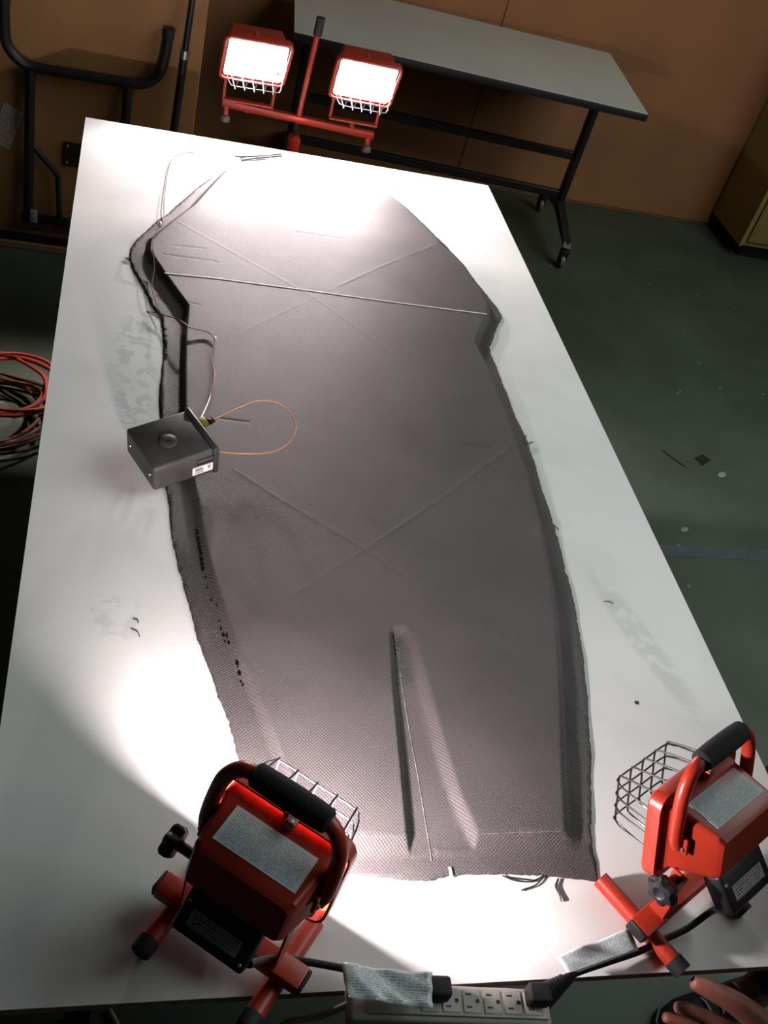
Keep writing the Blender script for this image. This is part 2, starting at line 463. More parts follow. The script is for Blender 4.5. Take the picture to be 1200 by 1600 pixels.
# hardboard sheets on the wall, with joints between them
xs = [-5.0, -3.16, -0.72, 1.72, 4.16, 7.0]
for i in range(len(xs) - 1):
    bm = bmesh.new()
    add_box(bm, ((xs[i] + xs[i + 1]) / 2, 4.2455 + (0.004 if i % 2 else 0), 1.4), (xs[i + 1] - xs[i] - 0.006, 0.012, 2.78), 0.002, 1)
    from_bm('wall_panel', bm, 'wall_brown', wall, smooth=False)

# ------------------------------------------------------------------ white work table
W_, L_ = 1.22, 2.44
wt = empty('work_table', (0, 0, 0))
tag(wt, 'long table with a white melamine sheet top under the black moulding', 'table')
bm = bmesh.new()
add_box(bm, (W_ / 2, L_ / 2, T - 0.0085), (W_ - 0.001, L_ - 0.001, 0.015))
core = from_bm('panel_core', bm, 'particle_edge', wt, smooth=False)
bm = bmesh.new()
add_box(bm, (W_ / 2, L_ / 2, T - 0.0005), (W_, L_, 0.001)); from_bm('panel_face', bm, 'white_melamine', wt, smooth=False)
bm = bmesh.new()
for c, s in (((W_ / 2, 0.25, T - 0.05), (W_ - 0.2, 0.04, 0.066)), ((W_ / 2, L_ - 0.25, T - 0.05), (W_ - 0.2, 0.04, 0.066)),
             ((0.13, L_ / 2, T - 0.05), (0.04, L_ - 0.5, 0.066)), ((W_ - 0.13, L_ / 2, T - 0.05), (0.04, L_ - 0.5, 0.066))):
    add_box(bm, c, s, 0.003, 1)
from_bm('apron', bm, 'dark_steel', wt, smooth=False)
for x in (0.14, W_ - 0.14):
    for y in (0.27, L_ - 0.27):
        bm = bmesh.new(); add_box(bm, (x, y, (T - 0.05) / 2), (0.045, 0.045, T - 0.05), 0.004, 2); from_bm('leg', bm, 'dark_steel', wt)
# a screw hole and pencil-like scratches in the melamine
bm = bmesh.new(); add_lathe(bm, [(0.0035, 0), (0.0042, 0.0004), (0.003, 0.0008)], 14, Matrix.Translation((1.0252, 0.4538, T))); from_bm('screw_hole_plug', bm, 'slot_dark', wt)

# ------------------------------------------------------------------ carbon fabric moulding
OUTER = [(0.4324, 2.3403), (0.3834, 2.2537), (0.3276, 2.1532), (0.275, 2.0442), (0.2289, 1.9432), (0.2022, 1.8952), (0.1765, 1.8393), (0.1504, 1.7758), (0.1412, 1.728), (0.1405, 1.6984), (0.1503, 1.6577), (0.1659, 1.6056), (0.1869, 1.5429), (0.1987, 1.4983), (0.2157, 1.4662), (0.2215, 1.41), (0.2219, 1.3149), (0.2158, 1.2243), (0.2151, 1.1398), (0.2182, 1.0414), (0.2281, 0.9063), (0.2339, 0.8477), (0.2393, 0.768), (0.2498, 0.7037), (0.254, 0.6893), (0.2658, 0.6163), (0.2809, 0.5436), (0.2973, 0.4812), (0.3148, 0.4217), (0.3245, 0.3761), (0.3321, 0.3376), (0.3531, 0.2492), (0.3825, 0.1605), (0.435, 0.1555), (0.4883, 0.1504), (0.5244, 0.1475), (0.5605, 0.1428), (0.5882, 0.1411), (0.6177, 0.1469), (0.6565, 0.1488), (0.7049, 0.1475), (0.7632, 0.143), (0.8122, 0.1378), (0.8455, 0.1329), (0.8525, 0.1606), (0.8528, 0.181), (0.8553, 0.2017), (0.8783, 0.2664), (0.9022, 0.3476), (0.933, 0.4621), (0.9521, 0.5454), (0.9709, 0.6504), (0.9814, 0.7409), (0.9938, 0.8797), (0.9995, 1.0106), (1.0075, 1.1433), (1.0016, 1.2438), (1.0012, 1.3617), (0.9998, 1.4775), (1.0037, 1.5078), (1.0294, 1.5655), (1.0722, 1.6553), (1.0707, 1.6998), (1.0562, 1.7516), (1.041, 1.811), (1.0188, 1.9105), (0.989, 1.9917), (0.9522, 2.0852), (0.9106, 2.1852), (0.8575, 2.2781), (0.7839, 2.3386), (0.6702, 2.3648), (0.5366, 2.3663)]
PLAT = [(0.4448, 2.2969), (0.3913, 2.2296), (0.3493, 2.127), (0.2958, 1.9908), (0.2418, 1.8897), (0.2017, 1.8106), (0.1885, 1.7727), (0.1875, 1.7331), (0.1938, 1.7022), (0.2193, 1.6368), (0.244, 1.5763), (0.2734, 1.5083), (0.2715, 1.4639), (0.2665, 1.3954), (0.2638, 1.2661), (0.2625, 1.135), (0.2648, 1.0135), (0.2732, 0.9323), (0.2826, 0.8727), (0.2871, 0.8134), (0.2945, 0.7493), (0.3065, 0.6768), (0.3174, 0.622), (0.3298, 0.5669), (0.3416, 0.514), (0.3571, 0.4659), (0.3759, 0.4045), (0.3959, 0.3241), (0.4262, 0.2083), (0.4975, 0.2062), (0.5629, 0.2032), (0.6157, 0.2034), (0.675, 0.2055), (0.7459, 0.2075), (0.8109, 0.2076), (0.8241, 0.2589), (0.8353, 0.3071), (0.868, 0.4288), (0.9024, 0.5658), (0.9235, 0.6596), (0.9386, 0.7572), (0.9556, 0.8902), (0.9684, 1.0368), (0.9711, 1.1315), (0.9724, 1.2507), (0.9704, 1.3588), (0.9673, 1.4345), (0.9598, 1.502), (0.9884, 1.5686), (1.023, 1.6363), (1.0393, 1.6905), (1.0368, 1.748), (1.0207, 1.804), (0.9931, 1.895), (0.9627, 1.9825), (0.9265, 2.0684), (0.8856, 2.1717), (0.8314, 2.2556), (0.7579, 2.3112), (0.6546, 2.3322), (0.5316, 2.3287)]
GROOVE = [(0.5951, 0.575), (0.5815, 0.4555), (0.5725, 0.3364), (0.5627, 0.2192), (0.5581, 0.1702), (0.6858, 0.1674), (0.6729, 0.2178), (0.6614, 0.2705), (0.6551, 0.3486), (0.6505, 0.4324), (0.6466, 0.516), (0.643, 0.5704), (0.6354, 0.5925), (0.6182, 0.5987), (0.6021, 0.5907)]
SEAMS = [([(0.2528, 1.8833), (0.5716, 1.6105), (0.7457, 1.4022)], 0.0006, 0.0042),
         ([(0.9707, 1.9847), (0.7585, 1.7942), (0.5716, 1.6105), (0.3782, 1.4113)], 0.0006, 0.0042),
         ([(0.3513, 0.9599), (0.4257, 0.8936), (0.5809, 0.7691), (0.716, 0.6467), (0.8541, 0.5242)], 0.0007, 0.0045),
         ([(0.9816, 1.1373), (0.7595, 0.925), (0.5809, 0.7691), (0.4173, 0.6325)], 0.0007, 0.0045),
         ([(0.8398, 1.0983), (0.9032, 1.0965)], -0.0008, 0.003),
         ([(0.2175, 1.7145), (0.3308, 1.7153), (0.3429, 1.7126)], -0.0008, 0.003),
         ([(0.24, 1.7628), (0.3168, 1.7689)], -0.0008, 0.003),
         ([(0.5522, 1.9226), (0.6757, 1.9214)], -0.0008, 0.003),
         ([(0.6397, 0.5842), (0.6552, 0.6064)], -0.0008, 0.003),
         ([(0.2764, 1.5195), (0.2992, 1.5143)], -0.0008, 0.003),
         ([(0.3325, 1.1112), (0.3898, 1.1077)], -0.0008, 0.003)]
HP = 0.014
def resample(poly, step, closed=True):
    out = []
    N = len(poly)
    for i in range(N if closed else N - 1):
        a = np.array(poly[i]); b = np.array(poly[(i + 1) % N])
        n = max(1, int(round(np.linalg.norm(b - a) / step)))
        for k in range(n): out.append(a + (b - a) * k / n)
    if not closed: out.append(np.array(poly[-1]))
    return np.array(out)
def sm(poly, n=4):
    return [(p.x, p.y) for p in catmull([(x, y, 0) for x, y in poly], n, True)]
def inside(poly, P):
    poly = np.asarray(poly); x, y = P[:, 0], P[:, 1]
    r = np.zeros(len(P), bool); j = len(poly) - 1
    for i in range(len(poly)):
        xi, yi = poly[i]; xj, yj = poly[j]
        c = ((yi > y) != (yj > y)) & (x < (xj - xi) * (y - yi) / (yj - yi + 1e-15) + xi)
        r ^= c; j = i
    return r
def dist(poly, P, closed=True):
    poly = np.asarray(poly, float); d = np.full(len(P), 1e9)
    N = len(poly)
    for i in range(N if closed else N - 1):
        a = poly[i]; b = poly[(i + 1) % N]; ab = b - a
        t = np.clip(((P - a) @ ab) / (ab @ ab + 1e-15), 0, 1)
        d = np.minimum(d, np.linalg.norm(P - (a + t[:, None] * ab), axis=1))
    return d
def sstep(t):
    t = np.clip(t, 0, 1); return t * t * (3 - 2 * t)
plat_s = resample(PLAT, 0.02)
def height(P):
    dp = dist(PLAT, P); ins = inside(PLAT, P)
    sd = np.where(ins, -dp, dp)                       # >0 outside the raised core
    # steep along the sides, a wide ramp down at the near end
    wl = 0.011 + 0.017 * sstep((0.212 - P[:, 1]) / 0.015) * sstep((P[:, 0] - 0.40) / 0.05) * sstep((0.850 - P[:, 0]) / 0.025)
    t = np.clip((sd + 0.003) / (wl + 0.003), 0, 1)
    z = HP * (1 - sstep(t) ** 0.85)
    z = np.where(wl > 0.018, HP * (1 - np.clip(sd / wl, 0, 1)), z)
    z = np.where(sd <= -0.003, HP, z)
    out = sd > wl
    z = np.where(out, z + 0.0005 * (1 + np.sin(P[:, 0] * 60 + P[:, 1] * 27)) * np.clip((sd - wl) / 0.02, 0, 1), z)
    # tapered groove opening through the near edge
    dg = dist(GROOVE, P); ig = inside(GROOVE, P)
    depth = 0.0095 + 0.004 * np.clip((0.59 - P[:, 1]) / 0.30, 0, 1)
    # steep on the left wall, long slope on the right
    cx = (P[:, 0] - 0.600) / 0.05
    wid = np.where(P[:, 0] < 0.606, 0.009, 0.024)
    zg = HP - depth * sstep(dg / wid)
    z = np.where(ig, np.minimum(z, np.maximum(zg, 0.0015)), z)
    for pl, amp, wd in SEAMS:
        ds = dist(pl, P, False)
        z = z + amp * np.clip(1 - ds / wd, 0, 1) * (sd < -0.004)
    return z + 0.0018
def build_fabric():
    rng = np.random.default_rng(3)
    ob = resample(OUTER, 0.006)
    nb = len(ob)
    # frayed, slightly uneven cut edge
    tng = np.roll(ob, -1, 0) - np.roll(ob, 1, 0)
    nr = np.stack([tng[:, 1], -tng[:, 0]], 1); nr /= np.linalg.norm(nr, axis=1)[:, None] + 1e-12
    ob = ob + nr * (rng.normal(0, 0.0007, nb) + 0.0006 * np.sin(np.arange(nb) * 0.31))[:, None]
    pts = [ob]
    gx, gy = np.meshgrid(np.arange(0.13, 1.08, 0.0085), np.arange(0.12, 2.38, 0.0085))
    grid = np.stack([gx.ravel(), gy.ravel()], 1) + rng.uniform(-0.001, 0.001, (gx.size, 2))
    # rings following the wall of the raised core
    pr_ = resample(PLAT, 0.006)
    tng = np.roll(pr_, -1, 0) - np.roll(pr_, 1, 0)
    nr = np.stack([tng[:, 1], -tng[:, 0]], 1); nr /= np.linalg.norm(nr, axis=1)[:, None] + 1e-12
    test = pr_ + nr * 0.002
    if inside(PLAT, test).mean() > 0.5: nr = -nr
    rings = [pr_ + nr * o for o in (-0.006, -0.003, -0.001, 0.001, 0.003, 0.006, 0.009, 0.012, 0.014, 0.018)]
    gr = resample(GROOVE, 0.006)
    tng = np.roll(gr, -1, 0) - np.roll(gr, 1, 0)
    gn = np.stack([tng[:, 1], -tng[:, 0]], 1); gn /= np.linalg.norm(gn, axis=1)[:, None] + 1e-12
    if inside(GROOVE, gr + gn * 0.002).mean() < 0.5: gn = -gn
    rings += [gr + gn * o for o in (-0.002, 0.0, 0.002, 0.004, 0.006, 0.008, 0.011, 0.015, 0.02)]
    for pl, amp, wd in SEAMS:
        c = resample(pl, 0.006, False)
        d = np.gradient(c, axis=0); n_ = np.stack([d[:, 1], -d[:, 0]], 1); n_ /= np.linalg.norm(n_, axis=1)[:, None] + 1e-12
        rings += [c + n_ * o for o in (-wd * 1.15, -wd * 0.5, 0, wd * 0.5, wd * 1.15)]
    extra = np.concatenate(rings + [grid])
    extra = extra[inside(ob, extra)]
    extra = extra[dist(ob, extra) > 0.0022]
    # thin out points closer than 1.2 mm
    key = {}
    keep = []
    for i, p in enumerate(extra):
        k = (int(p[0] / 0.0016), int(p[1] / 0.0016))
        if k in key: continue
        key[k] = 1; keep.append(i)
    extra = extra[keep]
    allp = np.concatenate([ob, extra])
    edges = [(i, (i + 1) % nb) for i in range(nb)]
    V, E, F, *_ = delaunay_2d_cdt([Vector(p) for p in allp], edges, [], 1, 1e-6)
    A = np.array([[v.x, v.y] for v in V])
    z = height(A)
    me = bpy.data.meshes.new('fabric')
    me.from_pydata([(a[0], a[1], T + h) for a, h in zip(A, z)], [], [tuple(f) for f in F])
    for p in me.polygons: p.use_smooth = True
    me.update()
    if sum(p.normal.z for p in me.polygons[:200]) < 0: me.flip_normals()
    return me
mould = empty('fabric_moulding', (0.6, 1.2, T))
tag(mould, 'black carbon fabric draped over a long raised board-shaped core with a groove', 'moulding')
def child(o, p):
    # keep the world coordinates the mesh was built in
    o.parent = p
    o.matrix_parent_inverse = Matrix.Translation(p.location).inverted() if p.rotation_euler == (0, 0, 0) else p.matrix_basis.inverted()
    return o
fab = child(link('fabric', build_fabric(), 'carbon_fabric'), mould)
sol = fab.modifiers.new('thickness', 'SOLIDIFY'); sol.thickness = 0.0012; sol.offset = -1
def zat(x, y): return float(height(np.array([[x, y]]))[0])
wthr = [(0.2207, 1.6299), (0.3284, 1.6374), (0.5742, 1.638), (0.7838, 1.6357), (1.0212, 1.6373)]
gthr = resample([(0.6047, 0.5), (0.6016, 0.3878), (0.6008, 0.2966), (0.5981, 0.2126), (0.5968, 0.1702)], 0.01, False)
child(tube('thread', [(p[0], p[1], T + zat(p[0], p[1]) + 0.0003) for p in gthr], 0.0007, 'thread_and_ridge_pale', n=1, seg=6), mould)['label'] = 'pale thread line along the groove'
ridge_line = [(0.6780, 0.2034), (0.7446, 0.2054), (0.8046, 0.2066)]
def flat_strip(name, pts, wdt, material, parent):
    bm = bmesh.new()
    P = [Vector(p) for p in pts]
    secs = []
    for i, p in enumerate(P):
        t = (P[min(i + 1, len(P) - 1)] - P[max(i - 1, 0)]).normalized()
        s = t.cross(Vector((0, 0, 1))).normalized() * wdt / 2
        u = Vector((0, 0, 0.0006))
        secs.append([p - s, p + s, p + s + u, p - s + u])
    add_loft(bm, secs)
    return child(from_bm(name, bm, material), parent)
ridge_strip = flat_strip('thread', [(p[0], p[1], T + zat(p[0], p[1]) + 0.0002) for p in resample(ridge_line, 0.008, False)], 0.0011, 'thread_and_ridge_pale', mould)  # pale strip added to paint the ridge's light edge line, not a thread
ridge_strip['label'] = 'pale strip painting the light line on the near ridge'
yarn = flat_strip('thread', [(p[0], p[1], T + HP + 0.0021) for p in resample(wthr, 0.02, False)], 0.0036, 'thread_white', mould)
yarn['label'] = 'white thread line across the far half'
for pts in ([(0.6984, 0.1451), (0.7159, 0.137), (0.7401, 0.1353), (0.7623, 0.1434)], [(0.762, 0.1425), (0.7467, 0.1303), (0.7219, 0.1225)],
            [(0.7828, 0.138), (0.7754, 0.1266), (0.7777, 0.1141), (0.7779, 0.1046)], [(0.7835, 0.138), (0.7775, 0.1266), (0.780, 0.1141), (0.7819, 0.1056)],
            [(0.7015, 0.143), (0.722, 0.1395), (0.738, 0.1375)], [(0.1417, 1.6977), (0.13, 1.6975)], [(0.145, 1.690), (0.132, 1.691)],
            [(0.9768, 2.0024), (0.9907, 1.9782)], [(0.970, 2.012), (0.987, 1.995)], [(0.9963, 1.143), (1.01, 1.1714)], [(0.998, 1.135), (1.021, 1.150)], [(0.9938, 0.885), (1.0005, 0.873)]):
    c = catmull([(x, y, T + 0.003) for x, y in pts], 6)
    child(tube('loose_thread', c, 0.0011, 'thread_black', n=1, seg=5), mould)
flat_strip('white_mark', [(0.6209, 0.1591, T + 0.0045), (0.6213, 0.151, T + 0.0042), (0.6216, 0.1438, T + 0.004)], 0.004, 'white_sticker', mould)
bm = bmesh.new()
for i, (x, y) in enumerate([(0.2819, 0.7938), (0.2827, 0.7812), (0.2847, 0.7688), (0.2855, 0.7564), (0.2875, 0.7442), (0.2883, 0.7321), (0.2891, 0.72), (0.29, 0.7111), (0.2938, 0.6906), (0.2965, 0.669), (0.302, 0.6408), (0.31, 0.6272), (0.3132, 0.5957), (0.3157, 0.5796), (0.3193, 0.5664), (0.3243, 0.5627), (0.3269, 0.5496), (0.3382, 0.5076), (0.3414, 0.4901), (0.3427, 0.4753), (0.3454, 0.4692), (0.3389, 0.5013), (0.3209, 0.5533)]):
    rr = 0.0038 if i < 8 or 16 < i < 19 else random.uniform(0.0015, 0.003)
    m4 = Matrix.Translation((x, y, T + zat(x, y) + 0.0004)) @ Matrix.Diagonal((rr, rr * 1.6, rr * 0.7, 1))
    bmesh.ops.create_icosphere(bm, subdivisions=2, radius=1.0, matrix=m4)
rd = child(from_bm('resin_drops', bm, 'resin_black'), mould); rd['kind'] = 'stuff'

# ------------------------------------------------------------------ work lamp head (flange centre at origin, +Y is forward)
def build_head(parent, on, wf=0.18, hf=0.14, cagemat='steel_wire', label=True, handle=True):
    P = parent
    bm = bmesh.new()
    sec = lambda w_, h_, r, y, dz=0: [(x, y, z + dz) for x, z in rrect(w_, h_, r)]
    # front frame: a deep ring with an open window
    # L-shaped frame: outer wall and front lip, standing clear of the housing so light leaks out behind it
    ring = [sec(wf - 0.006, hf - 0.006, 0.018, -0.012), sec(wf, hf, 0.020, -0.012), sec(wf, hf, 0.020, 0.006),
            sec(wf - 0.004, hf - 0.004, 0.019, 0.009), sec(wf - 0.018, hf - 0.018, 0.012, 0.009), sec(wf - 0.018, hf - 0.018, 0.012, 0.007),
            sec(wf - 0.006, hf - 0.006, 0.018, 0.007), sec(wf - 0.006, hf - 0.006, 0.018, -0.012)]
    add_loft(bm, ring, False, False)
    for sx, sz, bw, bh in ((1, 0, 0.012, 0.010), (-1, 0, 0.012, 0.010), (0, 1, 0.010, 0.012), (0, -1, 0.010, 0.012)):
        add_box(bm, (sx * (wf / 2 - 0.007), -0.004, sz * (hf / 2 - 0.007)), (bw, 0.006, bh))
    from_bm('front_frame', bm, 'red_paint', P, angle=35)
    bm = bmesh.new()
    body = [sec(wf - 0.026, hf - 0.026, 0.010, 0.001), sec(wf - 0.026, hf - 0.026, 0.010, -0.018), sec(wf - 0.032, hf - 0.036, 0.010, -0.023, 0.003),
            sec(wf - 0.046, hf - 0.070, 0.008, -0.084, 0.006), sec(wf - 0.056, hf - 0.082, 0.008, -0.092, 0.005)]
    add_loft(bm, body, False, True)
    from_bm('housing', bm, 'red_paint', P, angle=30)
    bm = bmesh.new()
    refl = [sec(wf - 0.028, hf - 0.028, 0.009, 0.001), sec(wf - 0.036, hf - 0.044, 0.010, -0.022, 0.001), sec(wf - 0.062, hf - 0.086, 0.012, -0.044, 0.002)]
    add_loft(bm, refl, False, True)
    from_bm('reflector', bm, 'reflector', P)
    bm = bmesh.new(); add_box(bm, (0, 0.0035, 0), (wf - 0.020, 0.002, hf - 0.020)); from_bm('glass_pane', bm, 'lamp_glass', P, smooth=False)
    bm = bmesh.new()
    zt = -0.022 if on != 'far' else -0.006
    hl = [(-0.034, 0.002), (-0.032, 0.006), (-0.027, 0.009), (-0.018, 0.0105), (0.0, 0.0108), (0.018, 0.0105), (0.027, 0.009), (0.032, 0.006), (0.034, 0.002)]
    add_tube(bm, [(x, -0.030, zt) for x, r in hl], [r for x, r in hl], 14)
    from_bm('halogen_tube', bm, {'far': 'halogen_on_far', 'near': 'halogen_on', 'off': 'halogen_off'}[on], P)
    # wire guard
    bm = bmesh.new()
    d = 0.078
    for i in range(5):
        x = -0.062 + 0.031 * i
        hz = hf / 2 - 0.018
        add_tube(bm, catmull([(x, 0.004, hz), (x * 0.92, d - 0.010, hz - 0.010), (x * 0.9, d, hz - 0.018), (x * 0.9, d, 0), (x * 0.9, d, -hz + 0.018), (x * 0.92, d - 0.010, -hz + 0.010), (x, 0.004, -hz)], 4), 0.0014, 6)
    for i in range(4):
        z = -0.033 + 0.022 * i
        hx = wf / 2 - 0.013
        add_tube(bm, catmull([(-hx, 0.004, z), (-hx + 0.008, d - 0.022, z), (-hx + 0.014, d - 0.006, z), (-hx + 0.024, d + 0.002, z), (0, d + 0.002, z), (hx - 0.024, d + 0.002, z), (hx - 0.014, d - 0.006, z), (hx - 0.008, d - 0.022, z), (hx, 0.004, z)], 4), 0.0014, 6)
    from_bm('wire_guard', bm, cagemat, P)
    # catch on top of the frame
    bm = bmesh.new(); add_box(bm, (0.01, -0.014, hf / 2 - 0.004), (0.014, 0.020, 0.012), 0.003, 2); from_bm('catch', bm, 'red_paint', P)
    bm = bmesh.new(); add_lathe(bm, [(0.0, 0), (0.0042, 0), (0.0036, 0.002), (0, 0.0025)], 12, axis_mtx((0.01, -0.020, hf / 2 + 0.0018), (0, 0, 1))); from_bm('screw', bm, 'bolt_steel', P)
    if handle:
        hy, hz, hw = -0.034, 0.122, 0.084
        bx = wf / 2 - 0.012
        bm = bmesh.new()
        path = [(-bx, hy - 0.002, 0.004), (-bx - 0.004, hy, 0.022), (-bx - 0.003, hy, 0.060), (-bx + 0.002, hy, 0.092), (-bx + 0.016, hy, 0.115), (-bx + 0.036, hy, hz), (0, hy, hz)]
        path += [(-x, y, z) for x, y, z in path[-2::-1]]
        pts = catmull(path, 6)
        rad = [0.0095] * len(pts)
        add_tube(bm, pts, rad, 12)
        for s in (-1, 1):   # flattened ends bolted to the housing
            add_box(bm, (s * (bx + 0.000), hy - 0.004, 0.010), (0.006, 0.026, 0.026), 0.0025, 2)
        hd = from_bm('handle', bm, 'red_paint', P)
        bm = bmesh.new(); g = [(x, hy, hz) for x in (-0.046, -0.043, -0.02, 0.004, 0.03, 0.051, 0.054)]
        add_tube(bm, g, [0.011, 0.0145, 0.0155, 0.0158, 0.0155, 0.0145, 0.011], 18); from_bm('grip', bm, 'foam_black', hd)
        for s in (-1, 1):
            for k in (0, 1):
                bm = bmesh.new(); add_lathe(bm, [(0.0, 0), (0.0042, 0), (0.0036, 0.0022), (0, 0.0028)], 12, axis_mtx((s * (bx + 0.003), hy - 0.010 + 0.012 * k, 0.006), (s, 0, 0)))
                from_bm('bolt', bm, 'bolt_steel', hd)
    if label:
        # printed sticker on the sloping top of the housing: follows its plane
        y0, y1 = -0.036, -0.084
        zt0, zt1 = 0.056, 0.040
        f = lambda y: (hf - 0.036) / 2 + 0.003 + ((hf - 0.070) / 2 + 0.006 - (hf - 0.036) / 2 - 0.003) * (-(y + 0.023) / 0.061)
        a = (-0.053, -0.028, f(-0.028) + 0.0003); b = (0.057, -0.028, f(-0.028) + 0.0003)
        c = (0.057, -0.075, f(-0.075) + 0.0003); dd = (-0.053, -0.075, f(-0.075) + 0.0003)
        sheet('rating_label', (a, b, c, dd), 'lamp_label', P)

def build_work_lamp(loc, yaw, head_loc, head_tilt, on, cord_side, label, group):
    root = empty('work_lamp', loc, (0, 0, yaw))
    tag(root, label, 'lamp', group)
    rootM = Matrix.Translation(loc) @ Matrix.Rotation(yaw, 4, 'Z')
    inv = rootM.inverted()
    # stand: two tube feet with rubber ends, a channel across them, a U bracket
    for s in (-1, 1):
        bm = bmesh.new(); add_tube(bm, [(s * 0.078, -0.075, 0.0135), (s * 0.078, 0.072, 0.0135)], 0.0125, 18); ft = from_bm('foot', bm, 'red_paint', root)
        for e in (-1,):
            y = -0.078
            bm = bmesh.new(); add_lathe(bm, [(0.0, -0.009), (0.0132, -0.009), (0.0138, -0.006), (0.0138, 0.010), (0.0126, 0.011)], 18, axis_mtx((s * 0.078, y, 0.0138), (0, e * -1, 0)))
            from_bm('rubber_cap', bm, 'black_rubber', ft)
    bm = bmesh.new(); add_box(bm, (0, -0.012, 0.036), (0.215, 0.032, 0.022), 0.003, 2); cb = from_bm('crossbar', bm, 'red_paint', root)
    for s in (-1, 1):
        bm = bmesh.new(); add_box(bm, (s * 0.109, -0.012, 0.036), (0.005, 0.030, 0.020), 0.002, 1); from_bm('end_cap', bm, 'black_rubber', cb)
    hloc = inv @ Vector(head_loc)
    hM = Matrix.Translation(hloc) @ Matrix.Rotation(head_tilt, 4, 'X')
    piv = hM @ Vector((0, -0.040, -0.050))
    bm = bmesh.new()
    wb = 0.070
    for s in (-1, 1):
        A = Vector((s * wb, -0.012, 0.047)); B = Vector((s * wb, piv.y, piv.z + 0.012))
        t = (B - A).normalized(); nrm = Vector((0, -t.z, t.y)) * 0.011
        x = Vector((0.0015, 0, 0))
        add_loft(bm, [[A - nrm - x, A + nrm - x, A + nrm + x, A - nrm + x], [B - nrm - x, B + nrm - x, B + nrm + x, B - nrm + x]])
    add_box(bm, (0, -0.012, 0.0485), (2 * wb + 0.003, 0.026, 0.003), 0.001, 1)
    br = from_bm('bracket', bm, 'red_paint', root, smooth=False)
    # clamp knob on the left arm
    kx = -wb - 0.002
    bm = bmesh.new(); add_lathe(bm, [(0.0, 0.0), (0.007, 0.0), (0.007, 0.022), (0.0, 0.022)], 14, axis_mtx((kx, piv.y, piv.z), (-1, 0, 0)))
    n = 36; secs = []
    for xx, rr in ((0.020, 0.006), (0.022, 0.017), (0.027, 0.0205), (0.035, 0.0205), (0.039, 0.017), (0.040, 0.009), (0.0385, 0.007)):
        secs.append([(kx - xx, piv.y + rr * (1 + (0.13 * math.cos(6 * a) if rr > 0.01 else 0)) * math.cos(a), piv.z + rr * (1 + (0.13 * math.cos(6 * a) if rr > 0.01 else 0)) * math.sin(a)) for a in [2 * math.pi * k / n for k in range(n)]])
    add_loft(bm, secs)
    from_bm('knob', bm, 'black_plastic', root)
    head = empty('lamp_head', hloc, (head_tilt, 0, 0), root)
    build_head_grouped(head, on)
    for ch in list(head.children):          # the pieces of the head are parts of the lamp itself
        ch.parent = root; ch.matrix_parent_inverse = Matrix.Identity(4); ch.matrix_basis = hM
    bpy.data.objects.remove(head, do_unlink=True)
    return root, hM

def build_head_grouped(head, on):
    build_head(head, on)
    # junction box under the back of the housing
    bm = bmesh.new()
    mt = Matrix.Rotation(math.radians(-32), 3, 'X')
    add_box(bm, (-0.004, -0.088, -0.062), (0.098, 0.030, 0.056), 0.005, 3, mt)
    jb = from_bm('junction_box', bm, 'black_plastic', head)
    c = Vector((-0.004, -0.088, -0.062)); q = mt
    pt = lambda x, z: c + q @ Vector((x, -0.0152, z))
    sheet('plate', (pt(-0.034, 0.006), pt(0.034, 0.006), pt(0.034, -0.014), pt(-0.034, -0.014)), 'plate_print', jb)
    for x, z in ((-0.042, 0.012), (0.042, -0.018)):
        bm = bmesh.new(); add_lathe(bm, [(0, 0), (0.003, 0), (0.0024, 0.0014), (0, 0.0016)], 10, Matrix.Translation(pt(x, z)) @ (q.to_4x4() @ Matrix.Rotation(math.radians(90), 4, 'X')))
        from_bm('screw', bm, 'bolt_steel', jb)

def add_local(o, root, rootM):
    o.parent = root; o.matrix_parent_inverse = rootM.inverted(); return o

LAMPS = []
lampL = (0.312, 0.074, T); yawL = -0.66
lampR = (0.947, 0.108, T); yawR = 0.53
la, hA = build_work_lamp(lampL, yawL, (0.3395, 0.098, T + 0.188), -0.15, 'near', 1, 'lit red work lamp seen from behind on near left corner of white table', 'red work lamps on the white table')
lb, hB = build_work_lamp(lampR, yawR, (0.925, 0.157, T + 0.162), -0.40, 'off', -1, 'unlit red work lamp in profile on near right corner of white table', 'red work lamps on the white table')
MA = Matrix.Translation(lampL) @ Matrix.Rotation(yawL, 4, 'Z')
MB_ = Matrix.Translation(lampR) @ Matrix.Rotation(yawR, 4, 'Z')

# cords, warning tags and plugs
def cord(root, rm, pts, r=0.0048):
    return add_local(tube('cord', pts, r, 'cord_rubber', n=6, seg=10), root, rm)
def plug(root, rm, loc, d, yaw):
    bm = bmesh.new()
    m3 = Matrix.Rotation(yaw, 3, 'Z')
    add_box(bm, loc, (0.030, 0.026, 0.024), 0.005, 3, m3)
    p0 = Vector(loc) + Vector(d) * 0.012
    for k in range(6):
        q = p0 + Vector(d) * (0.006 * k)
        add_tube(bm, [q, q + Vector(d) * 0.004], 0.0105 - 0.0009 * k, 12)
    add_tube(bm, [p0, p0 + Vector(d) * 0.036], 0.0062, 12)
    return add_local(from_bm('plug', bm, 'black_rubber'), root, rm)
jA = MA @ hA @ Vector((0.045, -0.095, -0.080))
cord(la, MA, [jA, (0.3562, 0.0256, T + 0.045), (0.3977, 0.0233, T + 0.035), (0.4469, 0.0147, T + 0.029), (0.4947, 0.0002, T + 0.030), (0.530, -0.0141, T + 0.042)])
plug(la, MA, (0.5555, -0.024, T + 0.050), (-0.93, 0.36, 0.0), -0.08)
jB = MB_ @ hB @ Vector((-0.045, -0.095, -0.080))
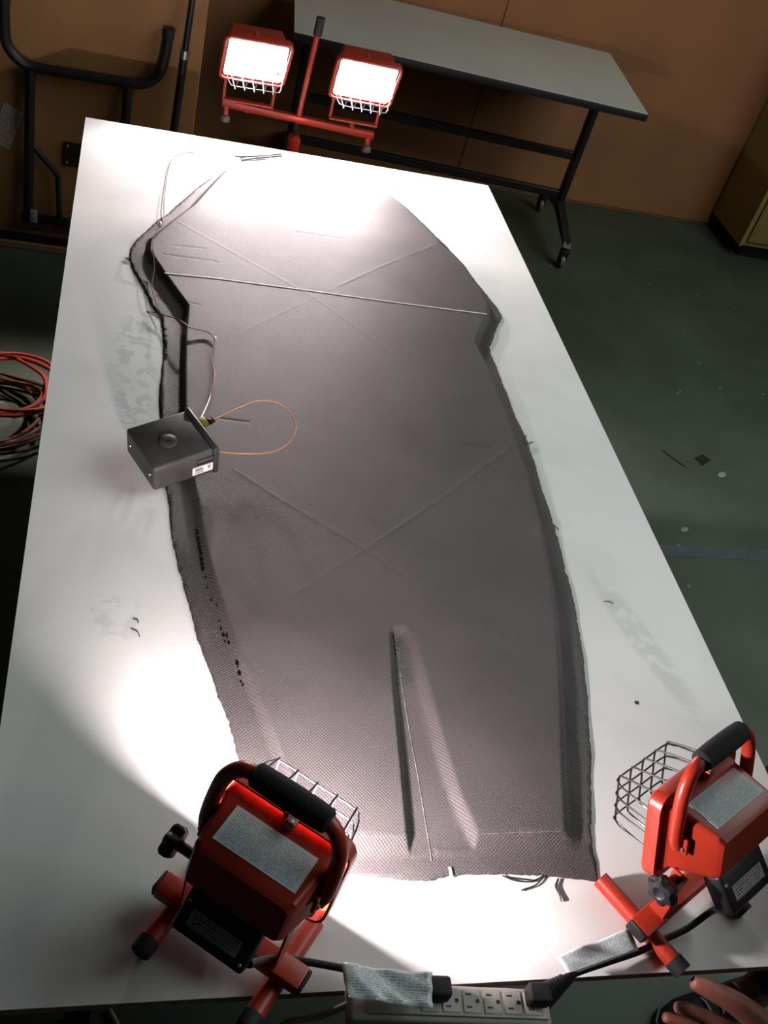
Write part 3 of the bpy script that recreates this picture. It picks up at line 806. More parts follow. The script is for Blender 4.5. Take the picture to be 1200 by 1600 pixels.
cord(lb, MB_, [jB, (0.9826, 0.0637, T + 0.040), (0.9546, 0.0533, T + 0.015), (0.9166, 0.0415, T + 0.010), (0.8697, 0.0256, T + 0.012), (0.8143, 0.0116, T + 0.016), (0.76, -0.0028, T + 0.022), (0.7224, -0.0195, T + 0.035), (0.705, -0.030, T + 0.050)])
plug(lb, MB_, (0.6855, -0.0385, T + 0.050), (0.86, 0.42, -0.1), -0.08)
wv = lambda u, v: 0.0018 * math.sin(21 * u + 9 * v) * (1 - v) + 0.0025 * math.sin(5.5 * u + 2 * v) + 0.0035 * (u - 0.5) * (1 - v) * math.sin(9 * u) + 0.002 * math.sin(14 * u * v)
tgA = sheet('warning_tag', ((0.4325, 0.0085, T + 0.063), (0.5440, -0.0115, T + 0.066), (0.5380, -0.0530, T + 0.066), (0.4345, -0.0340, T + 0.064)), 'tag_print', None, 16, 10, 0.0005, wv)
add_local(tgA, la, MA)['label'] = 'crinkled clear-sleeved warning tag on the cord'
wv2 = lambda u, v: 0.004 * math.sin(7 * u) * v + 0.003 * math.sin(12 * u + 4 * v) * v
tgB = sheet('warning_tag', ((0.7330, 0.0161, T + 0.030), (0.8494, 0.0490, T + 0.031), (0.8640, 0.0240, T + 0.019), (0.7458, -0.0080, T + 0.027)), 'tag_print', None, 16, 8, 0.0005, wv2)
add_local(tgB, lb, MB_)['label'] = 'crumpled clear-sleeved warning tag on the cord'

# ------------------------------------------------------------------ power strip at the near edge
ang = math.atan2(-0.0232, 0.2477)
sM = Matrix.Translation((0.577, -0.0345, T + 0.0205)) @ Matrix.Rotation(ang, 4, 'Z')
ps = empty('power_strip', sM.translation, (0, 0, ang))
tag(ps, 'beige power strip with grounded outlets along the near table edge', 'power strip')
bm = bmesh.new(); add_box(bm, (0, 0, -0.006), (0.262, 0.046, 0.032), 0.006, 3); from_bm('case', bm, 'strip_plastic', ps)
bm = bmesh.new(); add_box(bm, (0.008, 0.001, 0.0115), (0.236, 0.036, 0.006), 0.002, 2); from_bm('outlet_face', bm, 'strip_plastic', ps)
for i in range(6):
    x = -0.030 + i * 0.0272
    bm = bmesh.new()
    add_box(bm, (x, 0.001, 0.0150), (0.0238, 0.0290, 0.0018), 0.0012, 1)
    ou = from_bm('outlet', bm, 'strip_plastic', ps)
    bm = bmesh.new()
    for yy in (-0.0072, 0.0082):
        add_box(bm, (x - 0.004, 0.001 + yy, 0.0158), (0.0072, 0.0022, 0.0006))
    add_lathe(bm, [(0.0028, -0.0003), (0.0028, 0.0003)], 12, Matrix.Translation((x + 0.0072, 0.0012, 0.0158)))
    from_bm('slots', bm, 'slot_dark', ou, smooth=False)
bm = bmesh.new(); add_box(bm, (-0.06, 0.030, -0.014), (0.03, 0.022, 0.002), 0.0005, 1); add_box(bm, (-0.06, 0.0225, -0.010), (0.03, 0.002, 0.02), 0.0005, 1); from_bm('mounting_clip', bm, 'bolt_steel', ps)
child(tube('cord', [(0.449, -0.022, T + 0.012), (0.42, -0.020, T - 0.025), (0.385, -0.012, T - 0.065), (0.36, -0.02, T - 0.14), (0.35, -0.03, T - 0.40), (0.34, 0.05, 0.02), (0.2, 0.3, 0.008)], 0.0045, 'cream_cord', n=8, seg=10), ps)

# ------------------------------------------------------------------ instrument box and thermocouple
def rodr(wx, wy, wz):
    v = Vector((wx, wy, wz)); return Matrix.Rotation(v.length, 4, v.normalized())
mM = Matrix.Translation((0.2330, 0.9590, T + 0.0520)) @ rodr(0.0521, -0.1114, 0.4586)
meter = empty('instrument_box', (0, 0, 0)); meter.matrix_world = mM
tag(meter, 'grey plastic instrument box with barcode sticker resting on moulding edge', 'instrument')
bx_, by_, bz_ = 0.1265, 0.1157, 0.0578
bm = bmesh.new(); add_box(bm, (-0.004, 0, 0), (bx_ - 0.008, by_, bz_), 0.006, 3); from_bm('case', bm, 'meter_grey', meter)
bm = bmesh.new(); add_box(bm, (bx_ / 2 - 0.004, 0, 0), (0.011, by_ + 0.006, bz_ + 0.006), 0.004, 3); from_bm('bezel', bm, 'meter_bezel', meter)
bm = bmesh.new(); add_box(bm, (bx_ / 2 + 0.002, 0, 0), (0.003, by_ - 0.008, bz_ - 0.008), 0.001, 1); from_bm('front_panel', bm, 'black_plastic', meter)
bm = bmesh.new(); add_lathe(bm, [(0.0, 0), (0.0165, 0), (0.0165, 0.0015), (0.015, 0.0026), (0.0045, 0.0022), (0.003, -0.0005), (0, -0.0005)], 28, Matrix.Translation((-0.010, -0.004, bz_ / 2))); fo = from_bm('rubber_foot', bm, 'meter_grey', meter)
bm = bmesh.new(); add_lathe(bm, [(0.0, 0.0), (0.0030, 0.0), (0.0026, 0.0006), (0, 0.0006)], 12, Matrix.Translation((-0.010, -0.004, bz_ / 2 + 0.0016))); from_bm('screw_hole', bm, 'slot_dark', fo)
for yy in (-0.040, 0.040):
    bm = bmesh.new(); add_lathe(bm, [(0, 0), (0.0036, 0), (0.0030, 0.0018), (0, 0.0022)], 12, axis_mtx((-bx_ / 2 + 0.0002, yy, 0.000), (-1, 0, 0))); from_bm('screw', bm, 'bolt_steel', meter)
yy = -by_ / 2 - 0.0004
sheet('barcode_sticker', ((0.012, yy, -0.002), (0.053, yy, -0.002), (0.053, yy, -0.0205), (0.012, yy, -0.0205)), 'white_sticker', meter)
sheet('barcode', ((0.016, yy - 0.0005, -0.0045), (0.034, yy - 0.0005, -0.0045), (0.034, yy - 0.0005, -0.013), (0.016, yy - 0.0005, -0.013)), 'barcode', meter, thick=0.0002)
sheet('barcode_text', ((0.016, yy - 0.0005, -0.0142), (0.034, yy - 0.0005, -0.0142), (0.034, yy - 0.0005, -0.0178), (0.016, yy - 0.0005, -0.0178)), 'plate_print', meter, thick=0.0002)
sheet('small_emblem', ((0.042, yy - 0.0005, -0.005), (0.049, yy - 0.0005, -0.005), (0.047, yy - 0.0005, -0.014), (0.043, yy - 0.0005, -0.014)), 'plate_print', meter, thick=0.0002)
sheet('serial_plate', ((0.020, yy, 0.0155), (0.053, yy, 0.0155), (0.053, yy, 0.002), (0.020, yy, 0.002)), 'black_edge', meter)
sheet('serial_print', ((0.022, yy - 0.0005, 0.013), (0.052, yy - 0.0005, 0.013), (0.052, yy - 0.0005, 0.007), (0.022, yy - 0.0005, 0.007)), 'small_print', meter, thick=0.0002)
# two stubby feet under the overhanging end carry it on the cloth flange
for y_ in (-0.035, 0.035):
    bm = bmesh.new(); add_lathe(bm, [(0, 0), (0.006, 0), (0.007, -0.0105), (0, -0.011)], 14, Matrix.Translation((-0.045, y_, -bz_ / 2))); from_bm('foot', bm, 'black_rubber', meter)
# yellow connector on the front panel
bm = bmesh.new()
add_box(bm, (bx_ / 2 + 0.013, 0.036, 0.006), (0.024, 0.021, 0.010), 0.002, 2); cn = from_bm('connector', bm, 'yellow_plastic', meter)
bm = bmesh.new(); add_box(bm, (bx_ / 2 + 0.029, 0.033, 0.006), (0.012, 0.012, 0.008), 0.002, 2); add_box(bm, (bx_ / 2 + 0.037, 0.035, 0.006), (0.006, 0.014, 0.005), 0.001, 1); from_bm('strain_relief', bm, 'black_plastic', cn)
LOOP = [(0.3204, 1.0637, 0.045), (0.3361, 1.0859, 0.045), (0.3661, 1.1129, 0.045), (0.3965, 1.1351, 0.046), (0.4249, 1.1393, 0.048), (0.4497, 1.1282, 0.05), (0.4676, 1.0976, 0.052), (0.4715, 1.0567, 0.053), (0.4591, 1.0158, 0.053), (0.4358, 0.9872, 0.052), (0.4071, 0.9744, 0.05), (0.3712, 0.9724, 0.046), (0.3414, 0.9726, 0.044), (0.3275, 0.9768, 0.042)]
e0 = mM @ Vector((bx_ / 2 + 0.036, 0.034, 0.006)); e1 = mM @ Vector((bx_ / 2 + 0.002, -0.034, -0.002))
lw = tube('lead_wire', [tuple(e0)] + [(x, y, z + T) for x, y, z in LOOP[2:-1]] + [tuple(e1)], 0.00125, 'orange_wire', n=8, seg=8)
lw.parent = meter; lw.matrix_parent_inverse = mM.inverted(); lw['label'] = 'looped orange wire'
WIRE = [(0.3008, 2.3216, 0.003), (0.2686, 2.3013, 0.003), (0.2419, 2.2572, 0.004), (0.2298, 2.1866, 0.004), (0.2233, 2.091, 0.004), (0.2186, 1.9883, 0.005), (0.2188, 1.9288, 0.006), (0.2122, 1.8664, 0.012), (0.2011, 1.8103, 0.02), (0.1909, 1.7653, 0.021), (0.1885, 1.7194, 0.021), (0.1949, 1.6893, 0.019), (0.1974, 1.6499, 0.012), (0.1939, 1.5962, 0.01), (0.1959, 1.5494, 0.009), (0.2063, 1.5007, 0.008), (0.2163, 1.4669, 0.008), (0.2122, 1.4558, 0.008), (0.2012, 1.461, 0.008), (0.1832, 1.4753, 0.006), (0.1955, 1.4724, 0.008), (0.212, 1.468, 0.01), (0.2284, 1.4584, 0.012), (0.2523, 1.4349, 0.021), (0.2766, 1.4073, 0.023), (0.3015, 1.4057, 0.021), (0.3181, 1.3984, 0.02), (0.3286, 1.3786, 0.02)]
WIRE2 = [(0.3286, 1.3786, 0.02), (0.325, 1.3538, 0.02), (0.3201, 1.3188, 0.019), (0.3217, 1.2845, 0.019), (0.3234, 1.2509, 0.019), (0.3179, 1.2046, 0.02), (0.3096, 1.1555, 0.024), (0.3008, 1.0867, 0.04)]
tcw = empty('thermocouple_wire', (0.3008, 2.3216, T))
tag(tcw, 'thin copper wire running from the yellow connector past far end of moulding', 'wire')
child(tube('bare_wire', [(x, y, max(z, zat(x, y) + 0.0012 if y < 1.97 and (y < 1.49 or y > 1.5) else z) + T) for x, y, z in WIRE], 0.00115, 'copper_wire', n=6, seg=6), tcw)
child(tube('insulated_wire', [(x, y, max(z, zat(x, y) + 0.0014) + T) for x, y, z in WIRE2[:-1]] + [tuple(mM @ Vector((bx_ / 2 + 0.016, 0.044, 0.006)))], 0.0013, 'orange_wire', n=6, seg=6), tcw)
for (x, y, z, r) in ((0.3286, 1.3786, 0.0215, 0.0042), (0.2092, 1.8584, 0.018, 0.0048)):
    bm = bmesh.new(); bmesh.ops.create_icosphere(bm, subdivisions=2, radius=r, matrix=Matrix.Translation((x, y, z + T)) @ Matrix.Diagonal((0.8, 1.7, 0.8, 1)))
    child(from_bm('wire_joint', bm, 'solder'), tcw)
bm = bmesh.new()
ring = [(0.2092 + 0.006 * math.cos(a), 1.8564 + 0.017 * math.sin(a), T + 0.019) for a in [2 * math.pi * k / 16 for k in range(16)]]
add_tube(bm, ring, 0.0011, 6, True); child(from_bm('wire_twist', bm, 'copper_wire'), tcw)
# split stick at the far tip of the cloth
stk = empty('split_stick', (0.42, 2.334, T)); tag(stk, 'thin dark split stick lying at far tip of black moulding', 'stick')
for pts in ([(0.4163, 2.3337), (0.4784, 2.357), (0.5567, 2.4010)], [(0.4356, 2.3163), (0.4874, 2.350), (0.556, 2.3880)]):
    child(tube('prong', [(x, y, T + 0.006) for x, y in pts], 0.0026, 'stick_dark', n=4, seg=6), stk)
# crumbs of thread on the white panel
for k, (a, b, lab) in enumerate((((1.039, 0.6861), (1.0574, 0.6808), 'tiny dark fibre on white table right of the moulding'), ((0.1743, 0.5736), (0.1874, 0.5586), 'tiny dark fibre on white table left of the moulding, lower of two'), ((0.1767, 0.5936), (0.1848, 0.586), 'tiny dark fibre on white table left of the moulding, upper of two'))):
    m_ = ((a[0] + b[0]) / 2 + 0.003, (a[1] + b[1]) / 2 + 0.002)
    tag(tube('fibre', [(a[0], a[1], T + 0.0008), (m_[0], m_[1], T + 0.0012), (b[0], b[1], T + 0.0008)], 0.0007, 'thread_black', n=4, seg=5), lab, 'fibre', 'loose fibres on the table')

# ------------------------------------------------------------------ twin lamp stand behind the far edge
st = empty('lamp_stand', (0.62, 2.62, 0)); tag(st, 'red tripod stand behind far table edge carrying two lit lamps', 'lamp stand')
SX, SY = 0.62, 2.62
bm = bmesh.new(); add_tube(bm, [(SX, SY, 0.16), (SX, SY, T - 0.02)], 0.016, 16); child(from_bm('lower_pole', bm, 'red_paint'), st)
bm = bmesh.new(); add_tube(bm, [(SX, SY, T - 0.02), (SX, SY, T + 0.035)], 0.010, 14); child(from_bm('upper_pole', bm, 'dark_steel'), st)
bm = bmesh.new(); add_tube(bm, [(SX, SY - 0.012, T - 0.065), (SX, SY - 0.012, T - 0.028)], 0.020, 16); child(from_bm('collar', bm, 'red_paint'), st)
for k in range(3):
    a = math.radians(90 + 120 * k); e = Vector((SX + 0.42 * math.cos(a), SY + 0.42 * math.sin(a), 0.012))
    bm = bmesh.new(); add_tube(bm, [(SX + 0.02 * math.cos(a), SY + 0.02 * math.sin(a), 0.46), tuple(e)], 0.0095, 12); lg = child(from_bm('leg', bm, 'red_paint'), st)
    bm = bmesh.new(); add_tube(bm, [tuple(e + Vector((0, 0, 0.012)) * 0 + Vector((-0.02 * math.cos(a), -0.02 * math.sin(a), 0.018))), tuple(e + Vector((0, 0, 0.0)))], 0.0125, 12); f_ = from_bm('rubber_foot', bm, 'black_rubber'); f_.parent = lg
    bm = bmesh.new(); add_tube(bm, [(SX, SY, 0.2), (SX + 0.21 * math.cos(a), SY + 0.21 * math.sin(a), 0.236)], 0.005, 8); child(from_bm('brace', bm, 'red_paint'), st)
A = Vector((0.385, SY, T + 0.040)); B = Vector((0.866, SY, T + 0.020))
bm = bmesh.new()
d_ = (B - A).normalized(); up = Vector((0, 0, 1)); 
add_box(bm, (A + B) / 2, ((B - A).length, 0.022, 0.022), 0.003, 2, Matrix.Rotation(math.atan2(d_.z, d_.x) * -1, 3, 'Y')); child(from_bm('crossbar', bm, 'red_paint'), st)
for P_ in (A + d_ * 0.015, B - d_ * 0.015):
    bm = bmesh.new(); add_tube(bm, [P_ + Vector((0, -0.004, -0.008)), P_ + Vector((0, -0.008, -0.032))], 0.009, 12); lug = child(from_bm('lug', bm, 'red_paint'), st)
    bm = bmesh.new(); add_lathe(bm, [(0, 0), (0.008, 0.0), (0.0155, 0.006), (0.0155, 0.016), (0.011, 0.022), (0, 0.024)], 18, Matrix.Translation(P_ + Vector((0, -0.010, -0.056)))); kn = from_bm('knob', bm, 'wheel_grey'); kn.parent = lug
bm = bmesh.new(); add_tube(bm, [(SX + 0.002, SY, T + 0.04), (SX + 0.012, SY, T + 0.30)], 0.0085, 14); child(from_bm('carry_handle', bm, 'red_paint'), st)
bm = bmesh.new(); add_tube(bm, [(SX + 0.012, SY, T + 0.285), (SX + 0.0136, SY, T + 0.335)], 0.013, 14); child(from_bm('handle_cap', bm, 'black_rubber'), st)
for hx, hz, yw in ((0.462, 0.195, math.pi + 0.06), (0.792, 0.195, math.pi - 0.02)):
    hd = empty('lamp_head', (hx - SX, -0.045, T + hz), (0, 0, 0), st)
    hd.matrix_basis = Matrix.Translation((hx - SX, -0.045, T + hz)) @ Matrix.Rotation(yw, 4, 'Z') @ Matrix.Rotation(math.radians(-20), 4, 'X')
    build_head(hd, 'far', wf=0.20, hf=0.155, label=False, handle=False)
    parts = list(hd.children); hs = [o for o in parts if o.name.startswith('housing')][0]
    hs.name = 'lamp_housing'; hs.parent = st; hs.matrix_parent_inverse = Matrix.Identity(4); hs.matrix_basis = hd.matrix_basis.copy()
    for o in parts:
        if o is not hs: o.parent = hs; o.matrix_parent_inverse = Matrix.Identity(4)
    bpy.data.objects.remove(hd, do_unlink=True)
    bm = bmesh.new()
    for s in (-1, 1):
        add_tube(bm, [(hx + s * 0.074, SY, T + hz - 0.03), (hx + s * 0.074, SY, T + 0.055)], 0.005, 8)
    add_box(bm, (hx, SY, T + 0.052), (0.155, 0.022, 0.006), 0.001, 1)
    add_tube(bm, [(hx, SY, T + 0.022), (hx, SY, T + 0.052)], 0.008, 10)
    child(from_bm('yoke', bm, 'red_paint'), st)

# ------------------------------------------------------------------ grey wheeled folding table by the back wall
rt_ang = math.radians(-5.2)
rM = Matrix.Translation((1.46, 3.83, 0)) @ Matrix.Rotation(rt_ang, 4, 'Z')
rtb = empty('wheeled_table', (1.46, 3.83, 0), (0, 0, rt_ang)); tag(rtb, 'long grey topped wheeled table against the brown back wall', 'table')
TZ = T - 0.015
TL = 1.47
bm = bmesh.new(); add_box(bm, (0, 0, TZ - 0.0015), (TL - 0.006, 0.704, 0.003), 0.001, 1); from_bm('table_top', bm, 'table_grey', rtb)
bm = bmesh.new(); add_box(bm, (0, 0, TZ - 0.018), (TL, 0.71, 0.030), 0.005, 2); from_bm('edge_band', bm, 'black_edge', rtb)
for s in (-1, 1):
    x = s * (TL / 2 - 0.085)
    bm = bmesh.new(); add_box(bm, (x, 0.05, (TZ - 0.03 + 0.17) / 2), (0.03, 0.055, TZ - 0.03 - 0.17), 0.004, 2); from_bm('leg', bm, 'dark_steel', rtb)
    bm = bmesh.new()
    prof = [(-0.27, 0.105), (-0.25, 0.125), (0.0, 0.185), (0.05, 0.195), (0.10, 0.185), (0.32, 0.125), (0.33, 0.105), (0.05, 0.15)]
    add_loft(bm, [[(x - 0.018, y, z) for y, z in prof], [(x + 0.018, y, z) for y, z in prof]])
    ft = from_bm('foot_bar', bm, 'dark_steel', rtb, smooth=False)
    bm = bmesh.new(); add_box(bm, (x, 0.05, TZ - 0.045), (0.04, 0.5, 0.03), 0.003, 1); from_bm('top_rail', bm, 'dark_steel', rtb, smooth=False)
    for yy in (-0.25, 0.31):
        bm = bmesh.new()
        add_lathe(bm, [(0.0, -0.012), (0.020, -0.012), (0.030, -0.010), (0.032, -0.005), (0.032, 0.005), (0.030, 0.010), (0.020, 0.012), (0, 0.012)], 20, axis_mtx((x + 0.004, yy, 0.032), (1, 0, 0)))
        cs = from_bm('caster_wheel', bm, 'wheel_grey', rtb)
        bm = bmesh.new(); add_box(bm, (x + 0.004, yy, 0.078), (0.040, 0.036, 0.030), 0.006, 2); add_tube(bm, [(x + 0.004, yy, 0.085), (x + 0.002, yy, 0.125)], 0.008, 10)
        for q in (-1, 1): add_box(bm, (x + 0.004 + q * 0.0175, yy, 0.05), (0.003, 0.022, 0.05), 0.001, 1)
        from_bm('caster_fork', bm, 'dark_steel', cs)
for z in (0.405, 0.215):
    bm = bmesh.new(); add_box(bm, (0, 0.05, z), (TL - 0.19, 0.028, 0.036), 0.003, 1); from_bm('stretcher', bm, 'dark_steel', rtb, smooth=False)

# ------------------------------------------------------------------ brown table stored upright on the left
sb = empty('stored_table', (-0.45, 3.05, 0)); tag(sb, 'brown table top stored on edge with dark tubular legs folded flat', 'table')
bm = bmesh.new(); add_box(bm, (-0.48, 3.062, 0.65), (1.64, 0.022, 1.18), 0.003, 1); child(from_bm('table_top', bm, 'board_brown', smooth=False), sb)
bm = bmesh.new(); add_box(bm, (-0.48, 3.062, 0.045), (1.64, 0.028, 0.034), 0.004, 2); child(from_bm('edge_band', bm, 'black_edge'), sb)
bm = bmesh.new(); add_box(bm, (-0.48, 3.066, 0.014), (1.60, 0.05, 0.028), 0.003, 1); child(from_bm('floor_batten', bm, 'board_brown'), sb)
YF = 3.020
fz = lambda z: T + z
foot_pts = [(-0.280, YF, fz(0.075)), (-0.277, YF, fz(-0.03)), (-0.262, YF, fz(-0.075)), (-0.222, YF, fz(-0.108)), (-0.16, YF, fz(-0.116)), (0.0, YF, fz(-0.113)), (0.12, YF, fz(-0.110)), (0.172, YF, fz(-0.098)), (0.205, YF, fz(-0.062)), (0.218, YF, fz(-0.01)), (0.224, YF, fz(0.064))]
fr = child(tube('leg_foot', foot_pts, 0.0175, 'dark_steel', n=6, seg=14), sb)
for x, z in ((-0.280, 0.070), (0.2235, 0.058)):
    bm = bmesh.new(); add_tube(bm, [(x, YF, fz(z)), (x + 0.0006, YF, fz(z + 0.028))], 0.0195, 14); cpp = from_bm('tube_cap', bm, 'black_rubber'); cpp.parent = fr; cpp.matrix_parent_inverse = Matrix.Translation(sb.location).inverted() if False else Matrix.Identity(4)
for x in (-0.200, 0.110):
    bm = bmesh.new(); add_tube(bm, [(x, YF, fz(-0.11)), (x - 0.002, YF, fz(-0.655))], 0.0165, 14); child(from_bm('leg', bm, 'dark_steel'), sb)
bm = bmesh.new(); add_box(bm, (-0.045, YF + 0.004, fz(-0.660)), (0.36, 0.030, 0.030), 0.003, 1); child(from_bm('hinge_bar', bm, 'dark_steel'), sb)
bm = bmesh.new(); add_tube(bm, [(-0.195, YF + 0.004, fz(-0.38)), (-0.105, YF + 0.004, fz(-0.48)), (-0.095, YF + 0.004, fz(-0.64))], 0.010, 10); child(from_bm('brace', bm, 'dark_steel'), sb)
bm = bmesh.new(); add_box(bm, (-0.047, 3.046, fz(-0.405)), (0.085, 0.008, 0.085), 0.002, 1); hp = child(from_bm('hinge_plate', bm, 'dark_steel'), sb)
for dx in (-0.030, 0.030):
    for dz in (-0.030, 0.030):
        bm = bmesh.new(); add_lathe(bm, [(0, 0), (0.005, 0), (0.004, 0.002), (0, 0.002)], 10, axis_mtx((-0.047 + dx, 3.0418, fz(-0.405 + dz)), (0, -1, 0))); s_ = from_bm('screw', bm, 'bolt_steel'); s_.parent = hp
bm = bmesh.new(); add_box(bm, (-0.182, YF - 0.016, fz(-0.640)), (0.026, 0.012, 0.05), 0.005, 2); child(from_bm('plastic_clip', bm, 'clear_bracket'), sb)
nt_ = sheet('paper_notice', ((-0.283, 3.0495, fz(-0.262)), (-0.222, 3.0495, fz(-0.290)), (-0.268, 3.0495, fz(-0.425)), (-0.332, 3.0495, fz(-0.400))), 'note_print', None, 4, 4, 0.0006)
tag(nt_, 'printed paper notice stuck askew on the brown stored table', 'paper')
# chrome-sided pole leaning beside it
po = empty('metal_pole', (0.262, 2.955, 0)); tag(po, 'dark metal pole standing in front of the stored brown table', 'pole')
bm = bmesh.new(); add_tube(bm, [(0.248, 2.93, 0.0), (0.280, 3.005, T + 0.02)], 0.0135, 14); child(from_bm('lower_tube', bm, 'dark_steel'), po)
bm = bmesh.new(); add_tube(bm, [(0.280, 3.005, T + 0.02), (0.292, 3.034, T + 0.33)], 0.0105, 14); child(from_bm('upper_tube', bm, 'dark_steel'), po)
bm = bmesh.new(); add_tube(bm, [(0.2797, 3.004, T + 0.006), (0.2808, 3.007, T + 0.032)], 0.0150, 14); child(from_bm('ferrule', bm, 'bolt_steel'), po)

# ------------------------------------------------------------------ cabinet at the right
cbn = empty('cabinet', (3.6, 4.06, 0)); tag(cbn, 'tall olive metal cabinet in the far right corner', 'cabinet')
bm = bmesh.new(); add_box(bm, (3.62, 4.06, 0.99), (0.90, 0.345, 1.82), 0.003, 1); child(from_bm('body', bm, 'cabinet_olive', smooth=False), cbn)
bm = bmesh.new(); add_box(bm, (3.64, 4.08, 0.04), (0.82, 0.29, 0.08), 0.002, 1); child(from_bm('toe_kick', bm, 'black_edge', smooth=False), cbn)
for i, (x0, x1) in enumerate(((3.205, 3.615), (3.62, 4.03))):
    bm = bmesh.new(); add_box(bm, ((x0 + x1) / 2, 3.880, 0.98), (x1 - x0, 0.016, 1.74), 0.003, 2); dr = child(from_bm('door', bm, 'cabinet_olive'), cbn)
    bm = bmesh.new(); xh = x1 - 0.04 if i == 0 else x0 + 0.04
    add_tube(bm, catmull([(xh, 3.872, 0.93), (xh, 3.85, 0.94), (xh, 3.85, 1.05), (xh, 3.872, 1.06)], 4), 0.006, 10); hh = from_bm('handle', bm, 'bolt_steel'); hh.parent = dr
bm = bmesh.new(); add_box(bm, (3.178, 3.88, 0.54), (0.016, 0.012, 0.92), 0.002, 1); child(from_bm('side_trim', bm, 'cabinet_olive', smooth=False), cbn)

# ------------------------------------------------------------------ heap of cords on the floor, left
def coil(name, cx, cy, r, turns, m, label, seed, zz):
    rnd = random.Random(seed)
    pts = []
    n = int(turns * 14)
    for i in range(n):
        a = 2 * math.pi * i / 14
        rr = r * (1 + 0.16 * math.sin(i * 0.37 + seed) + rnd.uniform(-0.05, 0.05))
        pts.append((cx + rr * math.cos(a) * 1.1 + 0.02 * math.sin(i * 0.13), cy + rr * math.sin(a) * 0.95, zz + 0.0015 * i * 0.5 + rnd.uniform(0, 0.006)))
    o = tube(name, pts, 0.0055, m, n=4, seg=8)
    return tag(o, label, 'cord', 'coiled cords on the floor')
coil('extension_cord', -0.20, 2.11, 0.155, 5, 'red_cord', 'red extension cord coiled on the floor left of white table', 1, 0.055)
coil('extension_cord', -0.24, 2.03, 0.185, 5, 'brown_cord', 'brown extension cord coiled under the red cord left of white table', 2, 0.008)

# ------------------------------------------------------------------ small things on the floor, right
tag(sheet('floor_tape', ((1.72, 1.690, 0.0006), (3.4, 1.745, 0.0006), (3.4, 1.680, 0.0006), (1.72, 1.640, 0.0006)), 'tape_grey', None, 8, 1, 0.0006), 'grey tape stripe stuck across the green floor right of table', 'tape')
bm = bmesh.new(); add_loft(bm, [[(2.2509, 2.1826, 0.0005), (2.2662, 2.1407, 0.0005), (2.3187, 2.1804, 0.0005), (2.2956, 2.2107, 0.0005)], [(2.2509, 2.1826, 0.002), (2.2662, 2.1407, 0.002), (2.3187, 2.1804, 0.002), (2.2956, 2.2107, 0.002)]])
tag(from_bm('fabric_scrap', bm, 'black_edge', smooth=False), 'dark square scrap lying on the green floor', 'scrap')
tag(tube('floor_stick', [(2.1246, 2.2137, 0.003), (2.1505, 2.1694, 0.003), (2.1859, 2.1233, 0.003)], 0.0022, 'thread_black', n=4, seg=6), 'thin dark strand on green floor beside the dark square scrap', 'strand')
for x, y, r, lab in ((2.3327, 2.0986, 0.016, 'white oval paint chip on green floor near the dark scrap'), (2.046, 1.782, 0.013, 'white flaky paint chip on green floor nearer the grey tape')):
    bm = bmesh.new(); m4 = Matrix.Translation((x, y, 0.001)) @ Matrix.Rotation(0.6, 4, 'Z') @ Matrix.Diagonal((r * 1.5, r * 0.8, 0.0012, 1))
    bmesh.ops.create_icosphere(bm, subdivisions=2, radius=1.0, matrix=m4)
    tag(from_bm('paint_chip', bm, 'white_chip'), lab, 'paint chip', 'paint chips on the floor')

# ------------------------------------------------------------------ person leaning in from the right
def skin_mesh(name, nodes, edges, material, parent, root, sub=2):
    names = list(nodes)
    me = bpy.data.meshes.new(name)
    me.from_pydata([nodes[n][:3] for n in names], [(names.index(a), names.index(b)) for a, b in edges], [])
    o = link(name, me, material, None)
    o.modifiers.new('skin', 'SKIN')
    o.modifiers['skin'].use_smooth_shade = True
    for i, n in enumerate(names):
        r = nodes[n][3]
        v = me.skin_vertices[0].data[i]
        v.radius = r if isinstance(r, tuple) else (r, r)
        v.use_root = (n == root)
    ss = o.modifiers.new('smooth', 'SUBSURF'); ss.levels = sub; ss.render_levels = sub
    if parent: child(o, parent)
    return o
per = empty('person', (1.64, 0.12, 0)); tag(per, 'person in dark trousers and black shoes reaching a bare hand past the table corner', 'person')
hz_ = lambda p: (p[0], p[1], p[2] + T)
N = {'pelvis': (1.66, 0.11, 0.94, 0.11), 'waist': (1.60, 0.11, 1.06, 0.105), 'chest': (1.48, 0.11, 1.18, 0.115), 'collar': (1.385, 0.11, 1.265, 0.070),
     'neck': (1.33, 0.11, 1.315, 0.058), 'jaw': (1.275, 0.11, 1.365, 0.066), 'head': (1.235, 0.11, 1.425, 0.088), 'crown': (1.215, 0.11, 1.49, 0.070),
     'hipR': (1.66, 0.20, 0.88, 0.082), 'kneeR': (1.595, 0.235, 0.50, 0.060), 'calfR': (1.60, 0.24, 0.34, 0.055), 'ankR': (1.575, 0.245, 0.10, 0.033), 'toeR': (1.46, 0.217, 0.036, 0.020),
     'hipL': (1.66, 0.02, 0.88, 0.082), 'kneeL': (1.63, 0.00, 0.50, 0.060), 'calfL': (1.66, 0.00, 0.34, 0.055), 'ankL': (1.67, 0.00, 0.10, 0.033), 'toeL': (1.55, -0.023, 0.036, 0.020),
     'shL': (1.37, -0.065, 1.235, 0.050), 'upL': (1.33, -0.11, 1.09, 0.047), 'elL': (1.285, -0.145, 0.945, 0.041), 'foL': (1.215, -0.125, 0.85, 0.038), 'wrL': (1.118, -0.1020, T - 0.068, 0.026),
     'shR': (1.39, 0.285, 1.235, 0.050), 'upR': (1.41, 0.33, 1.09, 0.047), 'elR': (1.42, 0.35, 0.96, 0.041), 'foR': (1.37, 0.36, 0.86, 0.037), 'wrR': (1.325, 0.365, 0.735, 0.026)}
